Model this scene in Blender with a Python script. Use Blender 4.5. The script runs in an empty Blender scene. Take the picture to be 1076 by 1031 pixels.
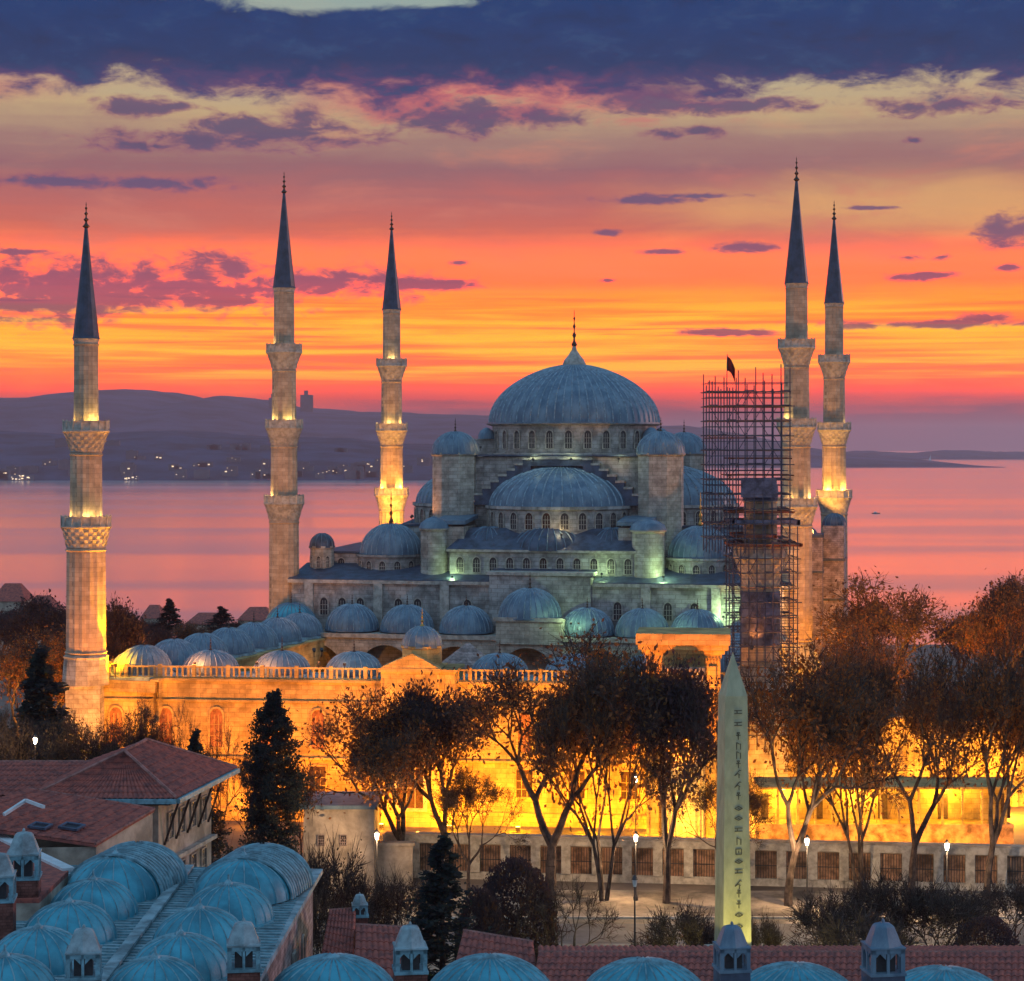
import bpy, math, random
from math import sin, cos, pi, radians, tan, atan2, sqrt
from mathutils import Matrix, Vector, noise as mnoise

SC = bpy.context.scene
COL = SC.collection
R = random.Random(7)

# ------------------------------------------------------------------ camera
F = 2200.0; CX = 538.0; HY = 468.0; CH = 75.0          # focal (photo px), centre, horizon row, eye height
cam = bpy.data.cameras.new("camera")
cam.sensor_width = 36.0; cam.sensor_fit = 'HORIZONTAL'
cam.lens = F * 36.0 / 1076.0
cam.shift_y = -(515.5 - HY) / 1076.0
cam.clip_start = 1.0; cam.clip_end = 120000.0
camo = bpy.data.objects.new("camera", cam); COL.objects.link(camo)
camo.location = (0, 0, CH); camo.rotation_euler = (radians(90), 0, 0)
SC.camera = camo
SC.view_settings.view_transform = 'Standard'; SC.view_settings.look = 'None'
SC.view_settings.exposure = 0.0; SC.view_settings.gamma = 1.0
try:
    SC.cycles.volume_bounces = 1
    SC.cycles.max_bounces = 6
    SC.cycles.use_denoising = True
except Exception: pass

def lin(c):
    return tuple(((x/255.0)/12.92 if x/255.0 <= 0.04045 else ((x/255.0+0.055)/1.055)**2.4) for x in c)

# ------------------------------------------------------------------ node helpers
class NT:
    def __init__(s, tree): s.t = tree; s.n = tree.nodes; s.l = tree.links
    def node(s, typ, **kw):
        n = s.n.new(typ)
        for k, v in kw.items(): setattr(n, k, v)
        return n
    def put(s, sock, v):
        if isinstance(v, bpy.types.NodeSocket): s.l.new(v, sock)
        else: sock.default_value = v
    def m(s, op, a, b=None, c=None, clamp=False):
        n = s.n.new('ShaderNodeMath'); n.operation = op; n.use_clamp = clamp
        s.put(n.inputs[0], a)
        if b is not None: s.put(n.inputs[1], b)
        if c is not None: s.put(n.inputs[2], c)
        return n.outputs[0]
    def vm(s, op, a, b=None):
        n = s.n.new('ShaderNodeVectorMath'); n.operation = op
        s.put(n.inputs[0], a)
        if b is not None: s.put(n.inputs[1], b)
        return n.outputs[1] if op in ('LENGTH', 'DOT_PRODUCT', 'DISTANCE') else n.outputs[0]
    def xyz(s, x, y, z):
        n = s.n.new('ShaderNodeCombineXYZ'); s.put(n.inputs[0], x); s.put(n.inputs[1], y); s.put(n.inputs[2], z); return n.outputs[0]
    def noise(s, v, scale, detail=4, rough=0.55, dist=0.0):
        n = s.n.new('ShaderNodeTexNoise'); s.put(n.inputs['Vector'], v)
        n.inputs['Scale'].default_value = scale; n.inputs['Detail'].default_value = detail
        n.inputs['Roughness'].default_value = rough; n.inputs['Distortion'].default_value = dist
        return n.outputs[0]
    def ramp(s, f, stops, interp='LINEAR'):
        n = s.n.new('ShaderNodeValToRGB'); n.color_ramp.interpolation = interp
        e = n.color_ramp.elements
        while len(e) > 1: e.remove(e[-1])
        e[0].position = stops[0][0]; e[0].color = tuple(stops[0][1]) + (1,)
        for p, c in stops[1:]:
            q = e.new(p); q.color = tuple(c) + (1,)
        s.put(n.inputs[0], f); return n.outputs[0]
    def mix(s, f, a, b, blend='MIX'):
        n = s.n.new('ShaderNodeMix'); n.data_type = 'RGBA'; n.blend_type = blend; n.clamp_factor = True
        s.put(n.inputs[0], f)
        for i, v in ((6, a), (7, b)):
            if isinstance(v, bpy.types.NodeSocket): s.l.new(v, n.inputs[i])
            else: n.inputs[i].default_value = (tuple(v) + (1,))[:4]
        return n.outputs[2]
    def sstep(s, x, lo, hi):
        n = s.n.new('ShaderNodeMapRange'); n.interpolation_type = 'SMOOTHSTEP'
        s.put(n.inputs[0], x); n.inputs[1].default_value = lo; n.inputs[2].default_value = hi
        n.inputs[3].default_value = 0; n.inputs[4].default_value = 1
        return n.outputs[0]

# ------------------------------------------------------------------ world: dawn sky
world = bpy.data.worlds.new("World"); SC.world = world; world.use_nodes = True
w = NT(world.node_tree); w.n.clear()
tc = w.node('ShaderNodeTexCoord'); sep = w.node('ShaderNodeSeparateXYZ'); w.l.new(tc.outputs['Generated'], sep.inputs[0])
sx, sy, sz = sep.outputs
hor = w.m('SQRT', w.m('ADD', w.m('MULTIPLY', sx, sx), w.m('ADD', w.m('MULTIPLY', sy, sy), 1e-5)))
EL = w.m('DIVIDE', sz, hor)                       # tangent of the elevation
AZ = w.m('ARCTAN2', sx, sy)                       # azimuth, 0 = towards the dawn
def e_(y): return (HY - y) / F
# warp for organic edges
co = w.xyz(AZ, EL, 0.0)
n1 = w.noise(w.vm('MULTIPLY', co, (9.0, 34.0, 1.0)), 1.0, 6, 0.6, 0.3)       # long streaks
n2 = w.noise(w.vm('MULTIPLY', co, (26.0, 60.0, 1.0)), 1.0, 7, 0.62, 0.4)     # puffs
n3 = w.noise(w.vm('MULTIPLY', co, (5.0, 210.0, 1.0)), 1.0, 4, 0.6, 0.2)      # fine strata
n5 = w.noise(w.vm('MULTIPLY', co, (90.0, 190.0, 1.0)), 1.0, 6, 0.65, 0.6)
n5c = w.m('SUBTRACT', n5, 0.5)
n4 = w.noise(w.vm('MULTIPLY', co, (3.2, 11.0, 1.0)), 1.0, 3, 0.5, 0.0)
n1c = w.m('SUBTRACT', n1, 0.5); n2c = w.m('SUBTRACT', n2, 0.5); n3c = w.m('SUBTRACT', n3, 0.5); n4c = w.m('SUBTRACT', n4, 0.5)
ELw = w.m('ADD', EL, w.m('ADD', w.m('MULTIPLY', n3c, 0.012), w.m('MULTIPLY', n1c, 0.03)))
S = lambda y: max(0.0, min(1.0, e_(y) / 0.6 + 0.02))
f = w.m('ADD', w.m('DIVIDE', ELw, 0.6), 0.02, clamp=True)
stops = [(500, (100, 56, 74)), (462, (114, 60, 76)), (438, (146, 60, 72)), (424, (236, 74, 60)), (412, (255, 82, 30)), (396, (255, 112, 0)),
         (372, (255, 138, 0)), (350, (255, 170, 0)), (335, (255, 128, 4)), (318, (255, 142, 30)), (298, (255, 122, 64)),
         (270, (250, 130, 76)), (240, (212, 106, 88)), (210, (186, 104, 100)), (180, (152, 102, 108)),
         (150, (164, 126, 116)), (118, (194, 166, 126)), (60, (184, 176, 148)), (0, (150, 168, 162)),
         (-120, (84, 122, 152)), (-700, (46, 86, 130))]
sky = w.ramp(f, [(S(y), lin(c)) for y, c in stops])
sky = w.mix(w.m('MULTIPLY', w.sstep(EL, e_(330), e_(300)), w.m('SUBTRACT', 1.0, w.sstep(EL, e_(285), e_(235)))), sky, w.vm('MULTIPLY', sky, (2.0, 1.1, 0.95)))
glow = w.m('MULTIPLY', w.sstep(EL, e_(425), e_(390)), w.m('SUBTRACT', 1.0, w.sstep(EL, e_(330), e_(285))))
sky = w.mix(w.m('MULTIPLY', glow, 0.75), sky, w.vm('MULTIPLY', sky, (3.4, 1.42, 0.35)))
sky = w.mix(w.m('MULTIPLY', w.m('MULTIPLY', w.m('SUBTRACT', 1.0, w.sstep(n3, 0.36, 0.48)), glow), 0.75), sky, (1.15, 0.16, 0.03))
# yellow strata near the horizon and a yellow patch on the right
yel = w.m('MULTIPLY', w.sstep(n3, 0.46, 0.62), w.m('MULTIPLY', w.sstep(EL, e_(408), e_(388)), w.m('SUBTRACT', 1.0, w.sstep(EL, e_(345), e_(295)))))
sky = w.mix(w.m('MULTIPLY', yel, 0.9), sky, (1.25, 0.62, 0.0))
yp = w.vm('LENGTH', w.vm('MULTIPLY', w.vm('SUBTRACT', co, (0.19, e_(218), 0)), (1/0.15, 1/0.022, 0)))
sky = w.mix(w.m('MULTIPLY', w.m('SUBTRACT', 1.0, w.sstep(w.m('ADD', yp, w.m('MULTIPLY', n1c, 1.4)), 0.1, 1.1)), 0.62), sky, lin((236, 186, 112)))
str2 = w.m('MULTIPLY', w.sstep(n1, 0.50, 0.68), w.m('MULTIPLY', w.sstep(EL, e_(300), e_(240)), w.m('SUBTRACT', 1.0, w.sstep(EL, e_(150), e_(110)))))
sky = w.mix(w.m('MULTIPLY', str2, 0.5), sky, lin((224, 128, 104)))
# placed cloud banks (pixel rows of the photograph turned into azimuth and elevation)
blobs = [(150,118,44,8),(205,152,90,10),(300,140,85,13),(318,128,30,16),(345,148,60,7),(480,124,105,13),(160,158,50,8),(560,122,40,10),
 (690,106,60,14),(760,113,90,8),(700,142,28,6),(735,140,24,6),(1010,117,90,9),(45,197,170,7),(680,211,60,4),(730,207,46,3),
 (60,308,200,27),(180,304,130,20),(20,305,140,22),(250,306,90,12),(150,292,44,17),(210,290,34,17),(245,288,34,16),(330,298,110,15),(440,298,60,7),(10,322,110,12),(250,318,60,6),(20,270,34,3),
 (780,261,34,5),(700,265,26,3),(637,245,13,3),(975,293,34,4),(955,274,18,4),(990,274,14,4),(1050,250,22,15),(985,343,110,4),(1035,339,24,5),(770,350,50,3),
 (960,153,10,3),(640,295,8,2),(480,276,12,3),(1058,286,16,4),(915,222,30,2)]
cov = None
for (px, py, rx, ry) in blobs:
    a = math.atan((px - CX) / F); e = e_(py)
    d = w.vm('LENGTH', w.vm('MULTIPLY', w.vm('SUBTRACT', co, (a, e, 0)), (F/rx/1.15, F/ry/1.15, 0)))
    cov = d if cov is None else w.m('MINIMUM', cov, d)
cov = w.m('ADD', cov, w.m('ADD', w.m('MULTIPLY', n2c, 3.0), w.m('ADD', w.m('MULTIPLY', n1c, 1.6), w.m('MULTIPLY', n5c, 2.0))))
cm = w.m('SUBTRACT', 1.0, w.sstep(cov, 0.35, 1.25))
# the great bank overhead, its lower edge ragged, with a gap left of the middle
edge = w.m('ADD', w.m('SUBTRACT', EL, e_(104)), w.m('ADD', w.m('MULTIPLY', n2c, 0.05), w.m('ADD', w.m('MULTIPLY', n4c, 0.03), w.m('ADD', w.m('MULTIPLY', n1c, 0.03), w.m('MULTIPLY', n5c, 0.012)))))
bank = w.sstep(edge, -0.004, 0.007)
gap = w.vm('LENGTH', w.vm('MULTIPLY', w.vm('SUBTRACT', co, (math.atan((350 - CX)/F), e_(-14), 0)), (F/190, F/30, 0)))
gapm = w.m('SUBTRACT', 1.0, w.sstep(w.m('ADD', gap, w.m('MULTIPLY', n2c, 1.3)), 0.7, 1.05))
bank = w.m('MULTIPLY', bank, w.m('SUBTRACT', 1.0, gapm))
far_up = w.sstep(EL, 0.24, 0.42)
bank = w.m('MULTIPLY', bank, w.m('SUBTRACT', 1.0, w.m('MULTIPLY', far_up, 0.65)))
ccol = w.ramp(w.m('ADD', w.m('DIVIDE', w.m('ADD', EL, w.m('MULTIPLY', n2c, 0.05)), 0.6), 0.02, clamp=True),
    [(S(430), lin((120, 66, 100))), (S(345), lin((134, 66, 92))), (S(310), lin((112, 72, 104))), (S(262), lin((116, 78, 112))), (S(200), lin((92, 80, 118))),
     (S(140), lin((88, 76, 110))), (S(104), lin((96, 72, 112))), (S(86), lin((50, 58, 108))), (S(68), lin((10, 48, 100))), (S(15), lin((0, 50, 108))), (S(-200), lin((8, 58, 108)))])
ccol = w.mix(w.m('MULTIPLY', w.sstep(w.m('ADD', n2, w.m('MULTIPLY', n5c, 0.5)), 0.5, 0.75), 0.3), ccol, lin((50, 70, 114)))
ccol0 = ccol
ccol = w.mix(w.m('MULTIPLY', w.sstep(cov, 0.2, 1.0), 0.6), ccol, lin((176, 92, 108)))
# pink rim on the underside of the bank
rim = w.m('MULTIPLY', w.sstep(edge, -0.012, 0.0), w.m('SUBTRACT', 1.0, w.sstep(edge, 0.0, 0.016)))
sky = w.mix(w.m('MULTIPLY', rim, w.m('MULTIPLY', w.sstep(n4, 0.40, 0.6), 0.85)), sky, lin((204, 96, 108)))
sky = w.mix(w.m('MULTIPLY', cm, 0.9), sky, ccol)
bcol = w.mix(w.m('MULTIPLY', w.m('SUBTRACT', 1.0, w.sstep(w.m('ADD', edge, w.m('MULTIPLY', n5c, 0.02)), -0.002, 0.015)), w.m('ADD', 0.15, w.m('MULTIPLY', w.sstep(n4, 0.42, 0.6), 0.6))), ccol0, lin((134, 72, 108)))
bcol = w.mix(w.m('MULTIPLY', w.sstep(w.m('ADD', n2, w.m('MULTIPLY', n5c, 0.6)), 0.52, 0.8), 0.55), bcol, lin((30, 74, 120)))
bcol = w.mix(w.m('MULTIPLY', w.m('SUBTRACT', 1.0, w.sstep(n2, 0.3, 0.5)), 0.45), bcol, lin((4, 32, 78)))
sky = w.mix(w.m('MULTIPLY', bank, 0.97), sky, bcol)
# the side away from the dawn: deep teal blue
front = w.sstep(w.m('ADD', sy, w.m('MULTIPLY', sz, -0.25)), 0.15, 0.85)
back = w.ramp(w.m('ADD', w.m('MULTIPLY', sz, 0.5), 0.5, clamp=True),
    [(0.0, (0.02, 0.03, 0.04)), (0.49, (0.09, 0.13, 0.20)), (0.52, (0.48, 0.54, 0.68)), (0.65, (0.36, 0.56, 0.82)), (1.0, (0.22, 0.46, 0.70))])
sky = w.mix(front, back, sky)
nis = w.node('ShaderNodeTexSky'); nis.sky_type = 'NISHITA'; nis.sun_disc = False
nis.sun_elevation = radians(2.0); nis.sun_rotation = radians(62.0)
bg1 = w.node('ShaderNodeBackground'); w.l.new(sky, bg1.inputs[0]); bg1.inputs[1].default_value = 1.0
bg2 = w.node('ShaderNodeBackground'); w.l.new(nis.outputs[0], bg2.inputs[0]); bg2.inputs[1].default_value = 0.004
ads = w.node('ShaderNodeAddShader'); w.l.new(bg1.outputs[0], ads.inputs[0]); w.l.new(bg2.outputs[0], ads.inputs[1])
wo = w.node('ShaderNodeOutputWorld'); w.l.new(ads.outputs[0], wo.inputs[0])

sun = bpy.data.lights.new("sun", 'SUN'); sun.energy = 0.8; sun.angle = radians(6); sun.color = (1.0, 0.50, 0.42)
suno = bpy.data.objects.new("sun", sun); COL.objects.link(suno)
sd = Vector((sin(radians(62)) * cos(radians(7)), cos(radians(62)) * cos(radians(7)), sin(radians(7))))
suno.rotation_euler = sd.to_track_quat('Z', 'Y').to_euler()

# ------------------------------------------------------------------ object helpers
def tag(o, label=None, cat=None, group=None, kind=None):
    if label: o['label'] = label
    if cat: o['category'] = cat
    if group: o['group'] = group
    if kind: o['kind'] = kind
    return o
ORG = {}
def thing(name, loc, label, cat, group=None):
    o = bpy.data.objects.new(name, None); COL.objects.link(o); o.empty_display_size = 1
    o.location = loc; ORG[o.name] = Vector(loc)
    return tag(o, label, cat, group)
class MB:
    def __init__(s, fr=None): s.v = []; s.f = []; s.mi = []; s.fr = fr; s.cm = 0
    def add(s, vs, fs, mi=None):
        b = len(s.v)
        if s.fr: s.v.extend([s.fr @ Vector(p) for p in vs])
        else: s.v.extend([Vector(p) for p in vs])
        for q in fs: s.f.append(tuple(i + b for i in q)); s.mi.append(s.cm if mi is None else mi)
    def box(s, x0, x1, y0, y1, z0, z1, mi=None):
        s.add([(x0,y0,z0),(x1,y0,z0),(x1,y1,z0),(x0,y1,z0),(x0,y0,z1),(x1,y0,z1),(x1,y1,z1),(x0,y1,z1)],
              [(0,3,2,1),(4,5,6,7),(0,1,5,4),(1,2,6,5),(2,3,7,6),(3,0,4,7)], mi)
    def cbox(s, c, dx, dy, dz, rz=0, mi=None):
        q = []
        for z in (-dz/2, dz/2):
            for (x, y) in ((-dx/2,-dy/2),(dx/2,-dy/2),(dx/2,dy/2),(-dx/2,dy/2)):
                q.append((c[0]+x*cos(rz)-y*sin(rz), c[1]+x*sin(rz)+y*cos(rz), c[2]+z))
        s.add(q, [(0,3,2,1),(4,5,6,7),(0,1,5,4),(1,2,6,5),(2,3,7,6),(3,0,4,7)], mi)
    def prism(s, poly, z0, z1, mi=None, top=None):
        n = len(poly); tp = top or poly
        s.add([(x,y,z0) for x,y in poly] + [(x,y,z1) for x,y in tp],
              [tuple(range(n-1,-1,-1)), tuple(range(n,2*n))] + [(i,(i+1)%n,n+(i+1)%n,n+i) for i in range(n)], mi)
    def lathe(s, prof, n, c=(0,0,0), ph=0.0, mi=None, cap=True, a0=0.0, a1=2*pi):
        full = abs(a1 - a0 - 2*pi) < 1e-6
        k = n if full else n + 1
        vs = []
        for r, z in prof:
            for i in range(k):
                a = a0 + ph + (a1 - a0) * i / n
                vs.append((c[0] + r*cos(a), c[1] + r*sin(a), c[2] + z))
        fs = []
        for j in range(len(prof) - 1):
            for i in range(n):
                i2 = (i+1) % k
                fs.append((j*k+i, j*k+i2, (j+1)*k+i2, (j+1)*k+i))
        if cap and full:
            fs.append(tuple(range(k-1, -1, -1))); fs.append(tuple(range((len(prof)-1)*k, len(prof)*k)))
        s.add(vs, fs, mi)
    def tube(s, p0, p1, r0, r1=None, n=6, mi=None, cap=True):
        r1 = r0 if r1 is None else r1
        p0 = Vector(p0); p1 = Vector(p1); d = (p1 - p0)
        if d.length < 1e-6: return
        d.normalize(); a = d.orthogonal().normalized(); b = d.cross(a)
        vs = []
        for p, r in ((p0, r0), (p1, r1)):
            for i in range(n):
                t = 2*pi*i/n; vs.append(p + a*(r*cos(t)) + b*(r*sin(t)))
        fs = [(i, (i+1)%n, n+(i+1)%n, n+i) for i in range(n)]
        if cap: fs += [tuple(range(n-1,-1,-1)), tuple(range(n, 2*n))]
        s.add(vs, fs, mi)
    def slab(s, pts, t, mi=None):
        """polygon of 3-D points given a thickness t downwards"""
        n = len(pts); s.add([tuple(p) for p in pts] + [(p[0], p[1], p[2]-t) for p in pts],
            [tuple(range(n)), tuple(range(2*n-1, n-1, -1))] + [(i, n+i, n+(i+1)%n, (i+1)%n) for i in range(n)], mi)
    def build(s, name, mats, parent=None, smooth=None, label=None):
        me = bpy.data.meshes.new(name)
        org = Vector((0,0,0)); root = parent
        while root is not None and root.parent is not None: root = root.parent
        if root is not None: org = ORG[root.name]
        me.from_pydata([tuple(p - org) for p in s.v], [], s.f)
        if not isinstance(mats, (list, tuple)): mats = [mats]
        for m in mats: me.materials.append(m)
        if len(mats) > 1: me.polygons.foreach_set('material_index', s.mi)
        if smooth:
            me.shade_smooth(); me.set_sharp_from_angle(angle=radians(smooth))
        me.update()
        o = bpy.data.objects.new(name, me); COL.objects.link(o)
        if parent is not None: o.parent = parent
        else: ORG[o.name] = Vector((0,0,0))
        if label: o['label'] = label
        return o
def copy_tree(o, parent=None):
    c = o.copy(); COL.objects.link(c); c.parent = parent
    for ch in list(o.children): copy_tree(ch, c)
    return c

# ------------------------------------------------------------------ materials
def mat(name, base, rough=0.8, var=0.25, scale=1.5, bump=0.0, bscale=8.0, col2=None, metallic=0.0, streak=None, brick=None, spec=0.3, extra=None):
    m = bpy.data.materials.new(name); m.use_nodes = True; t = NT(m.node_tree)
    p = m.node_tree.nodes['Principled BSDF']
    tcn = t.node('ShaderNodeTexCoord'); v = tcn.outputs['Object']
    if streak: vv = t.vm('MULTIPLY', v, streak)
    else: vv = v
    nz = t.noise(vv, scale, 6, 0.62, 0.2)
    c2 = col2 or tuple(x * (1 - 1.6*var) for x in base)
    c = t.mix(t.sstep(nz, 0.32, 0.68), tuple(x * (1 + 0.6*var) for x in base), c2)
    if brick:
        bw, bh, mort = brick
        geo = t.node('ShaderNodeNewGeometry'); sp = t.node('ShaderNodeSeparateXYZ'); t.l.new(v, sp.inputs[0])
        bt = t.node('ShaderNodeTexBrick'); bt.inputs['Scale'].default_value = 1.0
        bt.inputs['Brick Width'].default_value = bw; bt.inputs['Row Height'].default_value = bh
        bt.inputs['Mortar Size'].default_value = mort; bt.inputs['Mortar Smooth'].default_value = 0.3
        bt.inputs['Color1'].default_value = (1,1,1,1); bt.inputs['Color2'].default_value = (0.72,0.70,0.68,1); bt.inputs['Mortar'].default_value = (0.5,0.48,0.46,1)
        t.l.new(t.xyz(t.m('ADD', sp.outputs[0], t.m('MULTIPLY', sp.outputs[1], 0.83)), sp.outputs[2], 0.0), bt.inputs['Vector'])
        c = t.mix(0.85, c, bt.outputs[0], 'MULTIPLY')
    if extra: c = extra(t, v, c)
    t.l.new(c, p.inputs['Base Color'])
    nz2 = t.noise(v, scale * 6, 4, 0.6)
    t.l.new(t.m('ADD', rough - 0.12, t.m('MULTIPLY', nz2, 0.24), clamp=True), p.inputs['Roughness'])
    p.inputs['Metallic'].default_value = metallic; p.inputs['Specular IOR Level'].default_value = spec
    if bump:
        b = t.node('ShaderNodeBump'); b.inputs['Strength'].default_value = bump; b.inputs['Distance'].default_value = 0.1
        t.l.new(t.noise(v, bscale, 5, 0.6), b.inputs['Height']); t.l.new(b.outputs[0], p.inputs['Normal'])
    return m
def emis(name, col, st):
    m = bpy.data.materials.new(name); m.use_nodes = True; p = m.node_tree.nodes['Principled BSDF']
    p.inputs['Base Color'].default_value = (0.8,0.8,0.8,1)
    p.inputs['Emission Color'].default_value = col + (1,); p.inputs['Emission Strength'].default_value = st
    return m
def leafmat(name, a, b, c):
    m = bpy.data.materials.new(name); m.use_nodes = True; t = NT(m.node_tree); p = m.node_tree.nodes['Principled BSDF']
    v = t.node('ShaderNodeTexCoord').outputs['Object']
    cc = t.mix(t.sstep(t.noise(v, 0.7, 4), 0.35, 0.65), a, b)
    cc = t.mix(t.sstep(t.noise(v, 5.0, 3), 0.5, 0.7), cc, c)
    t.l.new(cc, p.inputs['Base Color']); p.inputs['Roughness'].default_value = 0.85; p.inputs['Specular IOR Level'].default_value = 0.15
    tr = t.node('ShaderNodeBsdfTranslucent'); t.l.new(cc, tr.inputs[0])
    mx = t.node('ShaderNodeMixShader'); mx.inputs[0].default_value = 0.5
    t.l.new(p.outputs[0], mx.inputs[1]); t.l.new(tr.outputs[0], mx.inputs[2])
    t.l.new(mx.outputs[0], m.node_tree.nodes['Material Output'].inputs[0])
    return m
def rustpatch(t, v, c):
    return t.mix(t.m('MULTIPLY', t.sstep(t.noise(v, 0.35, 5, 0.65), 0.54, 0.72), 0.45), c, (0.12, 0.09, 0.08))
STONE = mat('limestone', (0.41,0.39,0.37), 0.85, 0.32, 0.6, 0.35, 6, brick=(1.3,0.55,0.035), extra=rustpatch)
STONE_W = mat('pale_limestone', (0.46,0.42,0.36), 0.82, 0.25, 0.8, 0.3, 6, brick=(1.0,0.5,0.03), extra=rustpatch)
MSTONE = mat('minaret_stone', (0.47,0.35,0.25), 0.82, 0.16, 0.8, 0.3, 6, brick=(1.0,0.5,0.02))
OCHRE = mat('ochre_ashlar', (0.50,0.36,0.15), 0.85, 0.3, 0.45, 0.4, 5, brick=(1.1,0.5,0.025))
BLIND = mat('blind_window_infill', (0.30,0.13,0.06), 0.85, 0.35, 1.5, 0.2)
TRIM = mat('carved_stone', (0.42,0.38,0.33), 0.8, 0.25, 1.5, 0.3, 9)
LEAD_S = mat('lead_seam', (0.24,0.33,0.40), 0.5, 0.3, 2.0, 0.1, 5, spec=0.5)
LEAD = mat('lead_sheet', (0.125,0.185,0.235), 0.5, 0.4, 0.8, 0.15, 5, streak=(1,1,0.35), col2=(0.06,0.11,0.17), spec=0.5)
LEAD_D = mat('dark_lead_sheet', (0.055,0.075,0.12), 0.5, 0.35, 0.8, 0.15, 5, spec=0.5)
SPIRE = mat('spire_lead', (0.035,0.045,0.085), 0.45, 0.3, 1.0, 0.1, 5, spec=0.5)
TEAL = mat('weathered_lead_teal', (0.035,0.25,0.33), 0.55, 0.5, 0.55, 0.5, 2.5, streak=(1,1,0.6), col2=(0.018,0.15,0.21), spec=0.5)
TEAL_L = mat('pale_lead_seam', (0.16,0.32,0.38), 0.55, 0.3, 2.0, 0.1, 6, spec=0.5)
ROOFL = mat('flat_roof_lead', (0.24,0.33,0.36), 0.6, 0.35, 0.9, 0.2, 5, spec=0.4)
TILE = mat('clay_tile', (0.33,0.085,0.06), 0.85, 0.45, 2.2, 0.5, 14, col2=(0.17,0.06,0.055))
TILE_C = mat('clay_ridge_tile', (0.30,0.13,0.11), 0.85, 0.3, 2, 0.3, 10)
BRICK = mat('red_brick', (0.20,0.075,0.06), 0.9, 0.3, 2, 0.4, 12, brick=(0.45,0.16,0.02))
PLASTER = mat('cream_plaster', (0.42,0.34,0.27), 0.9, 0.3, 0.5, 0.2, 6)
PINKST = mat('pink_rubble', (0.42,0.32,0.30), 0.9, 0.35, 0.9, 0.5, 5, brick=(0.7,0.3,0.03))
GLASS = mat('dark_glass', (0.025,0.02,0.025), 0.35, 0.2, 3, spec=0.5)
WARMWIN = mat('lattice_window', (0.06,0.025,0.018), 0.6, 0.4, 5)
WOOD = mat('dark_wood', (0.07,0.045,0.035), 0.8, 0.3, 4, 0.2)
METAL = mat('scaffold_steel', (0.05,0.055,0.09), 0.5, 0.3, 3, metallic=0.2, spec=0.5)
PLANK = mat('scaffold_board', (0.16,0.06,0.04), 0.85, 0.4, 2, 0.2)
NETM = mat('dust_sheet', (0.09,0.11,0.18), 0.9, 0.4, 1.0, 0.4, 3)
IRON = mat('black_iron', (0.03,0.03,0.035), 0.5, 0.2, 5, spec=0.5)
GOLD = mat('gilded_copper', (0.55,0.33,0.10), 0.35, 0.2, 5, metallic=0.9, spec=0.5)
BRONZE = mat('dark_bronze', (0.09,0.05,0.035), 0.45, 0.2, 5, metallic=0.5, spec=0.5)
GRANITE = mat('pink_granite', (0.46,0.42,0.26), 0.7, 0.14, 1.2, 0.25, 12, streak=(1,1,0.4))
GRAN_D = mat('granite_carving', (0.13,0.115,0.075), 0.85, 0.2, 3)
BARK = mat('bark', (0.075,0.052,0.045), 0.95, 0.4, 3, 0.6, 9)
BARK_L = mat('pale_plane_bark', (0.09,0.066,0.055), 0.95, 0.5, 2, 0.5, 9)
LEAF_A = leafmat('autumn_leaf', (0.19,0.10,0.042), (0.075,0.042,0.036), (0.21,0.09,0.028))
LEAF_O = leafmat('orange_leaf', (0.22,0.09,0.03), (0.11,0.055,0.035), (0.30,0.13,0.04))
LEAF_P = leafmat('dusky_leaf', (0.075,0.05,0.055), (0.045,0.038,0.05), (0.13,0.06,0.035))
LEAF_G = leafmat('evergreen_leaf', (0.034,0.046,0.046), (0.022,0.032,0.042), (0.05,0.055,0.035))
LEAF_T = leafmat('dry_twig_leaf', (0.07,0.055,0.035), (0.04,0.035,0.035), (0.12,0.07,0.03))
FLAGM = mat('flag_cloth', (0.18,0.02,0.02), 0.9, 0.2, 2)
WHITE = mat('white_paint', (0.55,0.58,0.60), 0.6, 0.1, 2)
PLANT_G = leafmat('lawn_grass', (0.03,0.06,0.012), (0.05,0.08,0.02), (0.02,0.035,0.012))
FARB = mat('far_facade', (0.09,0.085,0.10), 0.9, 0.3, 0.02)
FARW = emis('far_lit_window', (1.0, 0.58, 0.2), 1.1)
BULB = emis('lamp_glass', (1.0, 0.86, 0.62), 14.0)
BULB_O = emis('sodium_lens', (1.0, 0.62, 0.18), 6.0)
WINLIT = emis('lit_window', (1.0, 0.55, 0.08), 1.6)

# ------------------------------------------------------------------ lamps (fixtures seen or implied in the place, and uplights added behind the trees)
SODIUM = (1.0, 0.37, 0.045); YEL = (1.0, 0.62, 0.14); GREENW = (0.62, 1.0, 0.45); WARMW = (1.0, 0.62, 0.30)
def lamp(loc, power, col, size=0.25, spot=None, aim=None, parent=None, blend=0.6):
    l = bpy.data.lights.new('floodlight_beam' if spot else 'lamp_light', 'SPOT' if spot else 'POINT')
    l.energy = power; l.color = col; l.shadow_soft_size = size
    o = bpy.data.objects.new(l.name, l); COL.objects.link(o)
    if spot:
        l.spot_size = radians(spot); l.spot_blend = blend
        d = Vector(aim) - Vector(loc); o.rotation_euler = d.to_track_quat('-Z', 'Y').to_euler()
    if parent is not None:
        o.parent = parent; o.location = Vector(loc) - ORG[parent.name]
    else: o.location = loc
    return o

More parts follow.
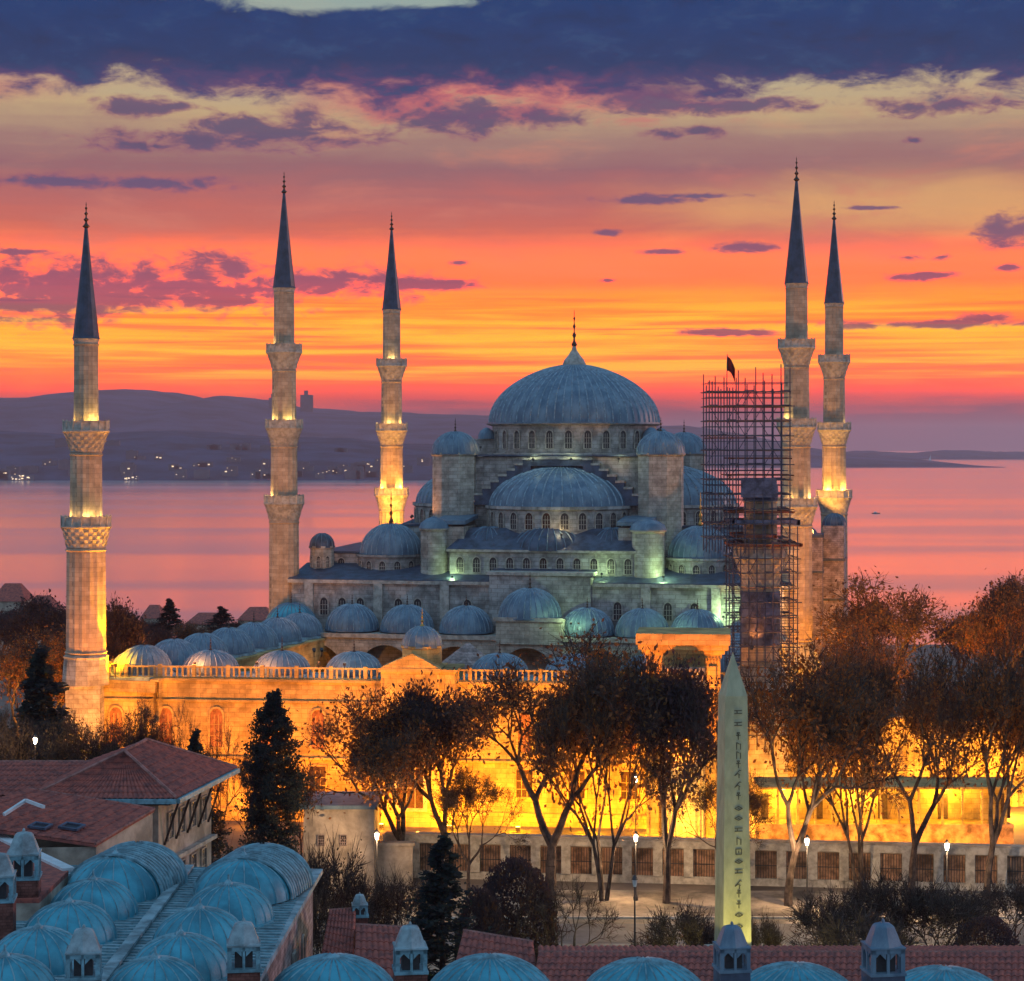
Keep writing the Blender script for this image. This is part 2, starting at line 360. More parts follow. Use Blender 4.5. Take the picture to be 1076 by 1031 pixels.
# ------------------------------------------------------------------ coordinates
def P(x, y, D): return Vector(((x - CX) / F * D, D, CH - (y - HY) / F * D))
def G(x, y, z):
    D = (CH - z) * F / (y - HY); return P(x, y, D)
A12 = radians(12); CUX, CUY = 8.8, 296.0
def UVP(x, v):
    k = (x - CX) / F
    return (k * (CUY + cos(A12) * v) - CUX - sin(A12) * v) / (cos(A12) + sin(A12) * k)
def DEP(u, v): return CUY - sin(A12) * u + cos(A12) * v
def ZZ(y, u, v): return CH - (y - HY) * DEP(u, v) / F
FR = Matrix.Translation((CUX, CUY, 0)) @ Matrix.Rotation(-A12, 4, 'Z')   # local (u,v,z) -> world
def WP(u, v, z): return FR @ Vector((u, v, z))
GZ = 35.0
def ground_z(x, y):
    if y < 360: return GZ
    t = min(1.0, (y - 360) / 520.0)
    return GZ - 37.5 * (t * t * (3 - 2*t)) ** 0.8

# ------------------------------------------------------------------ terrain, sea, hills
def grid(name, x0, x1, nx, y0, y1, ny, zf, m, kind='structure', smooth=60):
    mb = MB()
    vs = []; fs = []
    for j in range(ny+1):
        for i in range(nx+1):
            x = x0 + (x1-x0)*i/nx; y = y0 + (y1-y0)*j/ny; vs.append((x, y, zf(x, y)))
    for j in range(ny):
        for i in range(nx):
            a = j*(nx+1)+i; fs.append((a, a+1, a+nx+2, a+nx+1))
    mb.add(vs, fs); o = mb.build(name, m, smooth=smooth); tag(o, kind=kind); return o
EARTH = mat('earth_and_paving', (0.15,0.12,0.10), 0.9, 0.3, 0.12, 0.3, 2)
grid('ground', -420, 420, 42, -60, 960, 60, lambda x, y: ground_z(x, y), EARTH)
WATER = bpy.data.materials.new('sea_water'); WATER.use_nodes = True
t = NT(WATER.node_tree); t.n.clear()
v = t.node('ShaderNodeTexCoord').outputs['Object']
b = t.node('ShaderNodeBump'); b.inputs['Strength'].default_value = 0.2; b.inputs['Distance'].default_value = 0.5
h = t.m('ADD', t.noise(t.vm('MULTIPLY', v, (0.012, 0.05, 1)), 1.0, 6, 0.6), t.m('MULTIPLY', t.noise(t.vm('MULTIPLY', v, (0.0006, 0.006, 1)), 1.0, 3, 0.5), 0.8))
t.l.new(h, b.inputs['Height'])
gl = t.node('ShaderNodeBsdfGlossy'); gl.inputs['Color'].default_value = (0.97, 0.97, 0.97, 1); t.l.new(b.outputs[0], gl.inputs['Normal'])
calm = t.sstep(t.noise(t.vm('MULTIPLY', v, (0.0005, 0.0042, 1)), 1.0, 5, 0.55), 0.42, 0.6)
t.l.new(t.m('ADD', 0.12, t.m('MULTIPLY', calm, 0.08)), gl.inputs['Roughness'])
df = t.node('ShaderNodeBsdfDiffuse'); df.inputs['Color'].default_value = (0.05, 0.07, 0.11, 1)
mx = t.node('ShaderNodeMixShader'); mx.inputs[0].default_value = 0.97
gl2 = t.node('ShaderNodeBsdfGlossy'); gl2.inputs['Color'].default_value = (1, 0.96, 0.92, 1); gl2.inputs['Roughness'].default_value = 0.3; t.l.new(b.outputs[0], gl2.inputs['Normal'])
mg = t.node('ShaderNodeMixShader'); mg.inputs[0].default_value = 0.35; t.l.new(gl.outputs[0], mg.inputs[1]); t.l.new(gl2.outputs[0], mg.inputs[2])
t.l.new(df.outputs[0], mx.inputs[1]); t.l.new(mg.outputs[0], mx.inputs[2])
ow = t.node('ShaderNodeOutputMaterial'); t.l.new(mx.outputs[0], ow.inputs['Surface'])
mb = MB(); mb.add([(-9500, -100, 0), (9500, -100, 0), (9500, 27500, 0), (-9500, 27500, 0)], [(0,1,2,3)])
tag(mb.build('sea', WATER), kind='structure')

HILLM = mat('wooded_hill', (0.055,0.055,0.10), 0.95, 0.4, 0.004)  # blue-purple of the distant haze is mixed into this base colour
SHOREM = mat('wooded_shore', (0.025,0.042,0.085), 0.95, 0.4, 0.01)  # base colour carries some of the haze blue
def interp(tab, x):
    if x <= tab[0][0]: return tab[0][1]
    for (a, ya), (b_, yb) in zip(tab, tab[1:]):
        if x <= b_:
            s = (x - a) / (b_ - a); s = s*s*(3-2*s); return ya + (yb-ya)*s
    return tab[-1][1]
ZF = {}
def ridge(name, D, depth, tab, m, x0, x1, rough, base=0.0, n=220):
    """a hill range at distance D whose skyline follows the table of photo rows"""
    def zf(x, y):
        px = CX + x / D * F
        top = CH + (HY - interp(tab, px)) / F * D
        s = (y - D) / depth                       # -1 .. 1
        prof = max(0.0, cos(s * pi / 2)) ** 0.8 if s < 0 else max(0.0, cos(s*pi/2))
        nz = mnoise.fractal(Vector((x * 0.004, y * 0.004, 3.1)), 0.8, 2.1, 4) * rough
        return -0.5 + (top + nz) * prof
    X0 = (x0 - CX) / F * D; X1 = (x1 - CX) / F * D
    ZF[name] = zf
    return grid(name, X0, X1, n, D - depth, D + depth, 28, zf, m)
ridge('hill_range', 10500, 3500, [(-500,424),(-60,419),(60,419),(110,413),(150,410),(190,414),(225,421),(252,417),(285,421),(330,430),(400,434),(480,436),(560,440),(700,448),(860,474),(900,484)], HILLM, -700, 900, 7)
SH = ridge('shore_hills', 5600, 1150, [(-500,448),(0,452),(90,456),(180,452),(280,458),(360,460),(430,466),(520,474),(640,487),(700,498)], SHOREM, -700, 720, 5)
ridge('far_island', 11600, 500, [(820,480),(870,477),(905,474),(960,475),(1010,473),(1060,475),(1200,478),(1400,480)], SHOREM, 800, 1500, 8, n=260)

# ------------------------------------------------------------------ haze
HZ = bpy.data.materials.new('haze_air'); HZ.use_nodes = True; t = NT(HZ.node_tree); t.n.clear()
pv = t.node('ShaderNodeVolumePrincipled'); pv.inputs['Density'].default_value = 0.00005
pv.inputs['Color'].default_value = (0.97, 0.54, 0.55, 1); pv.inputs['Anisotropy'].default_value = 0.0
ou = t.node('ShaderNodeOutputMaterial'); t.l.new(pv.outputs[0], ou.inputs['Volume'])
mb = MB(); mb.box(-10000, 10000, -500, 28000, -6.0, 345.0)
hz = mb.build('haze', HZ); tag(hz, kind='stuff')

#==STRUCTURE==
def dome_mb(fr, c, r, h, ribs, seg=None, rb=0.05, lev=10, lip=True, a0=0.0, a1=2*pi, pw=1.0):
    """lead dome: a smooth shell (slot 0) with raised meridian seams (slot 1)"""
    mb = MB(fr); seg = seg or max(24, ribs)
    prof = []
    if lip: prof += [(r*1.035, -0.22), (r*1.035, 0.0)]
    for i in range(lev+1):
        a = pi/2 * i / lev
        prof.append((max(0.02, r*cos(a)**pw), h*sin(a)))
    mb.lathe(prof, seg, c, cap=False, a0=a0, a1=a1, mi=0)
    pr = prof[2:] if lip else prof
    for k in range(ribs):
        a = a0 + (a1-a0) * (k+0.5) / ribs
        vs = []; fs = []
        for (rr, z) in pr[:-1]:
            w_ = min(0.5*rb*1.3, rr*0.5)
            n_r = rr/r; n_z = z/h if h else 0
            ox, oz = n_r*rb, n_z*rb
            for (s_, o_) in ((-1, 0), (0, 1), (1, 0)):
                rad = rr + o_*ox
                vs.append((c[0] + rad*cos(a) - s_*w_*sin(a), c[1] + rad*sin(a) + s_*w_*cos(a), c[2] + z + o_*oz + 0.004))
        for i in range(len(pr)-2):
            fs += [(3*i, 3*i+1, 3*i+4, 3*i+3), (3*i+1, 3*i+2, 3*i+5, 3*i+4)]
        mb.add(vs, fs, 1)
    return mb
def dome(parent, fr, c, r, h, ribs=24, m=None, m2=None, rb=0.06, name='dome', **kw):
    return dome_mb(fr, c, r, h, ribs, rb=rb, **kw).build(name, [m or LEAD, m2 or (LEAD_S if (m or LEAD) is LEAD else LEAD)], parent, smooth=50)
def finial(parent, fr, c, h, m=None, name='finial', k=1.0):
    prof = [(0.16,0),(0.34,0.06),(0.13,0.16),(0.09,0.24),(0.24,0.32),(0.07,0.40),(0.06,0.48),(0.18,0.55),(0.05,0.62),(0.05,0.70),(0.13,0.76),(0.03,0.82),(0.05,0.9),(0.01,1.0)]
    mb = MB(fr); mb.lathe([(r*k, z*h) for r, z in prof], 8, c)
    return mb.build(name, m or BRONZE, parent, smooth=60)
WIN = {}
def arch_pts(w_, h_, n=8):
    r = w_/2; pts = [(-r, 0), (r, 0), (r, h_-r)]
    for i in range(1, n): a = pi*i/n; pts.append((r*cos(a), h_-r + r*sin(a)*1.15))
    pts.append((-r, h_-r)); return pts
def window_mesh(w_, h_, arched, frm, pane):
    """a window lying in the xz-plane, its face towards -y: raised surround and a pane set back inside it"""
    key = (round(w_,2), round(h_,2), arched, frm.name, pane.name)
    if key in WIN: return WIN[key]
    mb = MB()
    o = arch_pts(w_*1.32, h_*1.1) if arched else [(-w_*.62,-w_*.1),(w_*.62,-w_*.1),(w_*.62,h_+w_*.12),(-w_*.62,h_+w_*.12)]
    i_ = arch_pts(w_, h_) if arched else [(-w_/2,0.05),(w_/2,0.05),(w_/2,h_),(-w_/2,h_)]
    n = len(o); fr_, bk = -0.14, -0.01
    vs = [(x, fr_, z-(0.05*h_ if arched else 0)) for x, z in o] + [(x, fr_, z) for x, z in i_] + [(x, bk, z-(0.05*h_ if arched else 0)) for x, z in o] + [(x, -0.03, z) for x, z in i_]
    fs = []
    for k in range(n):
        j = (k+1) % n
        fs += [(k, j, n+j, n+k), (k, 2*n+k, 2*n+j, j), (n+k, n+j, 3*n+j, 3*n+k)]
    mb.add(vs, fs, 0)
    mb.add([(x, -0.03, z) for x, z in i_], [tuple(range(n))], 1)
    # glazing bars
    for q in (-0.17, 0.17): mb.box(q*w_-0.03, q*w_+0.03, -0.07, -0.032, 0.04, h_*0.86, 0)
    for q in (0.3, 0.6): mb.box(-w_*0.49, w_*0.49, -0.065, -0.033, h_*q-0.03, h_*q+0.03, 0)
    me = bpy.data.meshes.new('window'); me.from_pydata([tuple(p_) for p_ in mb.v], [], mb.f)
    me.materials.append(frm); me.materials.append(pane); me.polygons.foreach_set('material_index', mb.mi); me.update()
    WIN[key] = me; return me
def window(parent, fr, loc, ang, w_, h_, arched=True, frm=None, pane=None, name='window'):
    """ang: direction the window faces, in the frame fr (radians, -pi/2 = towards -y)"""
    me = window_mesh(w_, h_, arched, frm or TRIM, pane or GLASS)
    o = bpy.data.objects.new(name, me); COL.objects.link(o); o.parent = parent
    root = parent
    while root.parent is not None: root = root.parent
    M = (fr or Matrix.Identity(4)) @ Matrix.Translation(loc) @ Matrix.Rotation(ang + pi/2, 4, 'Z')
    M = Matrix.Translation(-ORG[root.name]) @ M
    o.matrix_local = M
    return o

# ================================================================== MOSQUE (prayer hall)
mosque = thing('mosque', WP(0, 0, GZ), 'great grey stone mosque with cascading lead domes rising behind its courtyard', 'mosque')
bd = MB(FR)
# front (v negative faces the camera). main body
bd.box(-33.5, 32, -25.5, 25, GZ, 56.8, 0)
bd.box(-33.9, -6.5, -26.0, -24.7, 56.8, 57.25, 1); bd.box(7.0, 32.4, -26.0, -24.7, 56.8, 57.25, 1)
bd.box(-6.4, 6.9, -26.4, -23.5, 50, 58.2, 0); bd.box(-6.8, 7.3, -26.7, -23.2, 58.2, 58.6, 1)
for u in (-31, -21.5, -12.5, 14, 23, 31):  # buttress strips on the front
    bd.box(u-0.6, u+0.6, -26.05, -25.5, 50, 56.78, 1)
# second storey with its row of windows
bd.box(-12.6, 12.4, -22.6, 19.5, 56.8, 61.0, 0); bd.box(-13.0, 12.8, -23.0, -22.1, 61.0, 61.3, 1)
# side galleries
for s in (-1, 1):
    a, b_ = sorted((s*32.0, s*21.5)); bd.box(a, b_, -17.5, 22, 56.8, 60.3, 0)
    a, b_ = sorted((s*24.5, s*19.0)); bd.box(a, b_, -4.5, 4.5, 60.3, 63.6, 0)
    a, b_ = sorted((s*21.5, s*12.6)); bd.box(a, b_, -12, 12, 56.8, 64.0, 0)
# central cube carrying the great dome
bd.box(-12.2, 12.2, -12.2, 12.2, 61, 73.4, 0)
bd.lathe([(12.9, 73.4), (12.9, 73.9), (11.6, 73.9), (11.6, 77.7), (12.4, 77.9), (12.4, 78.2)], 32, mi=0)
body = bd.build('wall', [STONE, TRIM], mosque)
# lead roofs
def roofpart(pts_list, name='roof', m=None, thick=0.25):
    q = MB(FR)
    for pts in pts_list: q.slab(pts, thick)
    return q.build(name, m or LEAD_D, mosque)
roofpart([[(-33.9,-25.9,57.35),(-6.6,-25.9,57.35),(-6.6,-17.4,59.0),(-33.9,-17.4,59.0)],
          [(7.1,-25.9,57.35),(32.4,-25.9,57.35),(32.4,-17.4,59.0),(7.1,-17.4,59.0)]])
roofpart([[(-6.6,-23.3,58.65),(7.1,-23.3,58.65),(7.1,-22.4,58.9),(-6.6,-22.4,58.9)]])
roofpart([[(-13.0,-22.9,61.35),(12.8,-22.9,61.35),(10.6,-18.6,64.0),(-10.6,-18.6,64.0)],
          [(-13.0,-22.9,61.35),(-10.6,-18.6,64.0),(-10.6,-12.0,64.0),(-13.0,-12.0,63.0)], [(12.8,-22.9,61.35),(12.8,-12.0,63.0),(10.6,-12.0,64.0),(10.6,-18.6,64.0)]])
roofpart([[(-32.2,-17.7,60.6),(-21.3,-17.7,60.6),(-21.3,22.2,61.2),(-32.2,22.2,61.2)], [(21.3,-17.7,61.2),(32.2,-17.7,60.6),(32.2,22.2,60.6),(21.3,22.2,61.2)]])
for s in (-1, 1):
    c0 = s*21.75
    q = MB(FR); q.prism([(c0-3, -4.8), (c0+3, -4.8), (c0+3, 4.8), (c0-3, 4.8)], 63.6, 64.7, top=[(c0-.6, -2.5), (c0+.6, -2.5), (c0+.6, 2.5), (c0-.6, 2.5)])
    q.build('roof', LEAD_D, mosque)
roofpart([[(-12.9,-12.9,73.75),(12.9,-12.9,73.75),(12.9,12.9,73.75),(-12.9,12.9,73.75)]])
for s in (-1, 1):
    roofpart([[(s*12.6,-12.2,64.3),(s*12.6,12.2,64.3),(s*21.8,12.2,64.1),(s*21.8,-12.2,64.1)][::s]])
# great dome
gd = dome(mosque, FR, (0,0,78.2), 12.0, 8.2, 64, rb=0.14, lev=18, seg=72, pw=1.18)
q = MB(FR); q.lathe([(1.6, 86.1), (1.65, 86.5), (1.4, 87.1), (0.8, 87.8), (0.35, 88.5), (0.2, 89.4)], 24); q.build('dome_cap', TRIM, gd, smooth=50)
finial(gd, FR, (0,0,88.9), 5.3, k=1.3)
for k in range(28):
    a = 2*pi*(k+0.5)/28
    if sin(a) < 0.35: window(mosque, FR, (11.62*cos(a), 11.62*sin(a), 74.6), a, 0.9, 2.35)
# flying buttresses round the drum, lead covered
for k in (0, 3, 4, 7):
    a = 2*pi*k/8 + pi/8
    q = MB(FR @ Matrix.Rotation(a, 4, 'Z'))
    q.box(11.3, 14.2, -0.9, 0.9, 73.6, 75.9, 0)
    q.lathe([(1.25, 75.9), (1.2, 76.4), (0.9, 77.0), (0.4, 77.4), (0.02, 77.5)], 14, (12.6, 0, 0), mi=1)
    q.build('buttress', [STONE, LEAD], mosque, smooth=50)
# four weight towers
for (u, v) in ((-14.4,-12), (14.0,-12), (14.0,12.5), (-14.4,12.5)):
    q = MB(FR); q.lathe([(3.15, 58.0), (3.15, 73.5), (3.4, 73.7), (3.4, 74.0)], 8, (u, v, 0), ph=pi/8)
    tw = q.build('weight_tower', STONE_W, mosque)
    dome(tw, FR, (u, v, 74.0), 3.25, 2.9, 24, rb=0.06); finial(tw, FR, (u, v, 76.8), 2.0, k=0.7)
# half domes on the four sides
for k, ang in enumerate((-pi/2, pi, 0, pi/2)):
    Fk = FR @ Matrix.Rotation(ang, 4, 'Z')
    cx = 10.6 if k in (0, 3) else 13.0
    q = MB(Fk); q.lathe([(9.9, 60.8), (9.9, 66.3), (10.25, 66.5), (10.25, 66.9)], 40, (cx, 0, 0), a0=-pi/2-0.25, a1=pi/2+0.25, cap=False)
    dr = q.build('semi_dome_drum', STONE, mosque, smooth=30)
    dome(dr, Fk, (cx, 0, 66.9), 9.7, 5.4, 44, rb=0.14, lev=14, seg=64, name='semi_dome', pw=1.2)
    for j in range(13):
        a = -pi/2 + pi*(j+0.5)/13
        if k in (0, 1, 2): window(mosque, Fk, (cx + 9.92*cos(a), 9.92*sin(a), 63.9), a, 1.0, 2.1, pane=WARMWIN if j in (5, 6) else GLASS)
    # stepped arch above the half dome
    st = MB(Fk)
    steps = 9
    for i in range(steps):
        w0 = 3.6 + i*1.12; w1 = w0 + 1.12
        zt = 73.0 - (i*0.68) - 0.02*i*i
        for s in (-1, 1):
            a_, b_ = sorted((s*w0, s*w1)); st.box(12.15, 13.2, a_, b_, 66.9, zt, 0); st.box(12.15, 13.35, a_-0.06, b_+0.06, zt, zt+0.3, 1)
    st.box(12.15, 13.2, -3.6, 3.6, 72.2, 73.1, 0); st.box(12.15, 13.35, -3.66, 3.66, 73.1, 73.38, 1)
    st.build('stepped_arch', [LEAD_D, TRIM], mosque)
    # exedra domes below
    if k < 3:
        for off, rr, hh in ((0, 5.2, 2.9), (-8.4, 3.8, 2.6), (8.4, 3.8, 2.6)):
            dome(mosque, Fk, (cx + (7.6 if off == 0 else 7.0), off, 61.2), rr*1.0, hh+0.3, 26, m=LEAD_D, m2=LEAD, rb=0.11, lip=False, name='exedra_dome')
for i in range(11):   # second storey windows
    window(mosque, FR, (-11.2 + i*2.24, -22.62, 58.3), -pi/2, 0.9, 1.9, pane=WARMWIN if i == 5 else GLASS)
# corner domes
for (u, v) in ((UVP(411, -16.5), -16.5), (UVP(736, -16.5), -16.5), (17.5, 17), (-18, 17)):
    q = MB(FR); q.lathe([(4.5, 57.0), (4.5, 59.9), (4.75, 60.0), (4.75, 60.3)], 16, (u, v, 0), ph=pi/16)
    dr = q.build('corner_drum', STONE, mosque)
    cd = dome(dr, FR, (u, v, 60.3), 4.25, 4.1, 30, rb=0.07, name='corner_dome')
    finial(dr, FR, (u, v, 64.3), 4.6, m=GOLD if (u > 0 and v < 0) else BRONZE, k=1.1)
    if v < 0:
        for j in range(7):
            a = -pi*(j+0.5)/7; window(mosque, FR, (u + 4.46*cos(a), v + 4.46*sin(a), 57.9), a, 0.8, 1.5)
# round stair turrets either side of the front half dome
for px, rr in ((456, 1.8), (681, 2.15)):
    v = -21.3; u = UVP(px, v)
    q = MB(FR); q.lathe([(rr*1.05, 56.9), (rr, 57.4), (rr, 63.6), (rr*1.12, 63.8), (rr*1.12, 64.0)], 14, (u, v, 0), mi=0)
    s = 1 if px < CX else -1
    q.box(min(u, u+s*4), max(u, u+s*4), v+0.4, v+8, 56.9, 64.2, 0)
    tu = q.build('stair_turret', [STONE_W], mosque, smooth=30)
    q = MB(FR); q.lathe([(rr*1.15, 64.0), (rr*1.0, 64.7), (rr*0.6, 65.2), (0.03, 65.6)], 14, (u, v, 0))
    q.slab([(u-0.2*s, v-0.4, 65.0), (u+s*4.2, v+0.3, 65.0), (u+s*4.2, v+8, 65.6), (u-0.2*s, v+8, 65.6)][::s], 0.5)
    q.build('roof', LEAD, tu, smooth=40)
# little cupolas on the corners of the side galleries
for u, v in ((-31.2, -19.3), (31.0, -19.0), (31.5, 17.0)):
    q = MB(FR); q.lathe([(1.6, 56.8), (1.6, 61.0), (1.8, 61.1), (1.8, 61.4)], 8, (u, v, 0), ph=pi/8, mi=0)
    cu = q.build('cupola', STONE_W, mosque); dome(cu, FR, (u, v, 61.4), 1.65, 1.7, 12, m=LEAD_D)
    for j in range(4): window(cu, FR, (u+1.5*cos(-pi/4-j*pi/4), v+1.5*sin(-pi/4-j*pi/4), 58.6), -pi/4-j*pi/4, 0.5, 1.4)
for u in (-29, -26, -23.5, 24.5, 27, 29.5): window(mosque, FR, (u, -17.52, 57.9), -pi/2, 0.9, 1.7)
for u in (-29, -26.5, -24, -18.8, -16.2, -9.5, 10.3, 16.8, 20.2, 26.4, 28.6): window(mosque, FR, (u, -25.52, 52.6), -pi/2, 1.0, 2.2)
# tall stair blocks at the right flank
q = MB(FR)
q.box(32.0, 34.4, 6, 12, GZ, 62.0, 0); q.box(34.4, 37.3, 8, 14, GZ, 63.6, 0); q.box(31.9, 34.5, 5.8, 12.2, 62.0, 62.4, 1); q.box(34.3, 37.5, 7.8, 14.2, 58.6, 58.95, 1); q.box(34.3, 37.5, 7.8, 14.2, 53.0, 53.3, 1); q.box(31.9, 34.5, 5.8, 12.2, 57.0, 57.3, 1)
bl = q.build('stair_block', [PINKST, LEAD_D], mosque)
dome(bl, FR, (35.85, 10.2, 63.6), 1.75, 1.7, 12, m=LEAD_D)

# ================================================================== COURTYARD
CA, CB, CC, CD = (-38.0, -80.5), (33.0, -73.5), (31.5, -28.0), (-34.5, -27.0)
court = thing('mosque_courtyard', WP(0, -52, GZ), 'arcaded mosque courtyard with floodlit orange outer wall and rows of small lead domes', 'courtyard')
def seg_frame(a, b_):
    """frame with x from a to b, y pointing inwards (left of the direction)"""
    ang = atan2(b_[1]-a[1], b_[0]-a[0])
    return FR @ Matrix.Translation((a[0], a[1], 0)) @ Matrix.Rotation(ang, 4, 'Z'), sqrt((b_[0]-a[0])**2 + (b_[1]-a[1])**2)
ZT = 49.8
def wing(a, b_, name, n, r, h, big=None, mats=LEAD, wall_in=True, skip=()):
    fr, L = seg_frame(a, b_)
    q = MB(fr); q.box(0, L, 0, 1.2, GZ, ZT, 0); q.box(-0.2, L+0.2, -0.25, 1.4, ZT, ZT+0.3, 1)
    q.box(0, L, 1.2, 7.3, ZT-1.2, ZT, 0)                 # vault slab
    q.box(0, L, -0.18, 0, 45.0+2.6, 45.25+2.6, 1); q.box(0, L, -0.3, 0, 41.6, 41.85, 1); q.box(0, L, -0.35, 0, GZ, 36.4, 1)
    # inner arcade: columns and pointed arches
    w_ = L / n
    for i in range(n+1): q.tube((i*w_ if 0 < i < n else (0.4 if i == 0 else L-0.4), 7.3, GZ+4), (i*w_ if 0 < i < n else (0.4 if i == 0 else L-0.4), 7.3, 45.5), 0.4, 0.36, 10, 1)
    for i in range(n):
        x0 = i*w_; N = 10; pts = []
        for k in range(N+1):
            tt = k/N; pts.append((x0 + 0.35 + (w_-0.7)*tt, 45.4 + (2.9*(1-abs(2*tt-1)**2.2))))
        for k in range(N):
            (xa, za), (xb, zb) = pts[k], pts[k+1]
            q.add([(xa,7.0,za),(xb,7.0,zb),(xb,7.0,ZT),(xa,7.0,ZT),(xa,7.6,za),(xb,7.6,zb),(xb,7.6,ZT),(xa,7.6,ZT)], [(0,1,2,3),(7,6,5,4),(0,4,5,1)], 0)
        q.box(x0-0.35, x0+0.35, 7.0, 7.6, 45.4, ZT, 0)
    q.box(-0.1, L+0.1, 6.8, 7.8, ZT+0.001, ZT+0.25, 1)
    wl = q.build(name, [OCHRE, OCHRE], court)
    q = MB(fr); q.slab([(0.0,1.5,ZT+0.35),(L,1.5,ZT+0.35),(L,6.7,ZT+0.35),(0,6.7,ZT+0.35)], 0.3); q.build('roof', ROOFL, wl)
    for i in range(n):
        if i in skip: continue
        dome(court, fr, ((i+0.5)*w_, 4.2, ZT+0.75), r, h, 26, m=mats, rb=0.07)
        q = MB(fr); q.lathe([(r*1.12, ZT+0.3), (r*1.08, ZT+0.55)], 8, ((i+0.5)*w_, 4.2, 0), ph=pi/8); q.build('dome_base', ROOFL, court)
        finial(court, fr, ((i+0.5)*w_, 4.2, ZT+0.7+h), 1.5, k=0.6)
    return fr, L
frF, LF = wing(CA, CB, 'front_wall', 9, 3.05, 2.15, skip=(4,))
frL, LL = wing(CD, CA, 'side_wall', 7, 3.0, 2.7)
frR, LR = wing(CB, CC, 'side_wall', 6, 3.0, 2.7)
# raised portico against the prayer hall
frP, LP = seg_frame(CC, CD)
q = MB(FR); q.box(-33.5, 32, -31.2, -25.6, ZT-0.5, ZT+0.9, 0); q.box(-33.8, 32.3, -31.6, -31.2, ZT+0.4, ZT+0.95, 1)
for i in range(8): q.tube((-33+i*9.3, -31.0, GZ+4), (-33+i*9.3, -31.0, 46), 0.5, 0.45, 10, 1)
for i in range(7):
    x0 = -33 + i*9.3; N = 12
    for k in range(N):
        ta, tb = k/N, (k+1)/N
        za = 46 + 3.3*(1-abs(2*ta-1)**2.2); zb = 46 + 3.3*(1-abs(2*tb-1)**2.2)
        xa = x0+0.4+8.5*ta; xb = x0+0.4+8.5*tb
        q.add([(xa,-31.3,za),(xb,-31.3,zb),(xb,-31.3,ZT),(xa,-31.3,ZT)], [(0,1,2,3)], 0)
    q.box(x0-0.4, x0+0.4, -31.3, -30.7, 46, ZT, 0)
q.box(-4.3, 4.3, -31.9, -26, ZT, 53.0, 0); q.box(-4.6, 4.6, -32.2, -31.9, 52.7, 53.2, 1)
q.build('portico', [STONE_W, TRIM], court)
for px in (306, 370, 428, 490, 617, 675, 733):
    v = -28.0; u = UVP(px, v)
    dome(court, FR, (u, v, 51.1), 3.45, 3.2, 28, m=LEAD if px > 310 else TEAL, rb=0.07, name='portico_dome'); finial(court, FR, (u, v, 54.2), 1.5, k=0.6)
v = -28.3; u = UVP(557, v); dome(court, FR, (u, v, 53.1), 4.0, 3.6, 30, rb=0.08, name='portico_dome'); finial(court, FR, (u, v, 56.6), 2.2, k=0.8)
# ablution fountain in the middle of the court
v = -52; u = UVP(492, v)
q = MB(FR); q.lathe([(3.2, 48.6), (3.2, 49.5), (0.2, 51.8)], 8, (u, v, 0)); 
for k in range(6): q.tube((u+2.7*cos(k*pi/3), v+2.7*sin(k*pi/3), 39), (u+2.7*cos(k*pi/3), v+2.7*sin(k*pi/3), 48.6), 0.3)
q.build('fountain_kiosk', PINKST, court)
# balustrade: posts and rails
for fr, L in ((frF, LF), (frL, LL)):
    q = MB(fr)
    for (a, b_) in ((0.0, L),):
        q.box(a, b_, -0.12, 0.16, ZT+1.42, ZT+1.6); q.box(a, b_, -0.12, 0.16, ZT+0.31, ZT+0.45)
        n = int((b_-a)/0.62)
        for i in range(n+1):
            x = a + (b_-a)*i/n
            wd = 0.2 if i % 6 == 0 else 0.1
            q.box(x-wd, x+wd, -0.08 if i % 6 else -0.16, 0.1 if i % 6 else 0.2, ZT+0.45, ZT+1.42 if i % 6 else ZT+1.75)
    q.build('balustrade', OCHRE, court)
# front wall openings
for i in range(13):
    x = 2.6 + i*(LF-5.2)/12
    if 30 < x < 42: continue
    window(court, frF, (x, -0.02, 42.8), -pi/2, 1.35, 4.0, pane=BLIND, frm=OCHRE)
    window(court, frF, (x, -0.02, 38.0), -pi/2, 1.7, 2.9, arched=False, pane=WARMWIN, frm=OCHRE)
# gatehouse with pediment and little dome
xg = None
g0 = UVP(438, -78.5) - CA[0]; g0 = g0 / cos(atan2(CB[1]-CA[1], CB[0]-CA[0]))
q = MB(frF); q.box(g0-3.9, g0+2.3, -1.9, 4.5, GZ, 51.6, 0); q.box(g0+2.3, g0+3.9, -1.5, 4.5, GZ, 51.2, 0)
q.add([(g0-4.1,-2.0,51.6),(g0+2.4,-2.0,51.6),(g0-0.6,-2.0,53.2),(g0-4.1,2.0,51.6),(g0+2.4,2.0,51.6),(g0-0.6,2.0,53.2)], [(0,1,2),(5,4,3),(0,2,5,3),(1,4,5,2)], 0)
q.box(g0-4.15, g0+2.45, -2.05, -1.6, 51.2, 51.62, 1); q.box(g0+2.35, g0+4.1, -1.7, 4.6, 51.2, 51.5, 1)
gt = q.build('gatehouse', [OCHRE, OCHRE], court)
q = MB(frF); q.lathe([(2.15, 51.4), (2.15, 53.5), (2.3, 53.6), (2.3, 53.8)], 8, (g0, 1.2, 0), ph=pi/8); q.build('drum', OCHRE, gt)
dome(gt, frF, (g0, 1.2, 53.8), 2.1, 2.0, 16); finial(gt, frF, (g0, 1.2, 55.7), 2.0, m=GOLD, k=0.8)
window(gt, frF, (g0-0.7, -1.92, 37.0), -pi/2, 2.6, 7.0, pane=WARMWIN)
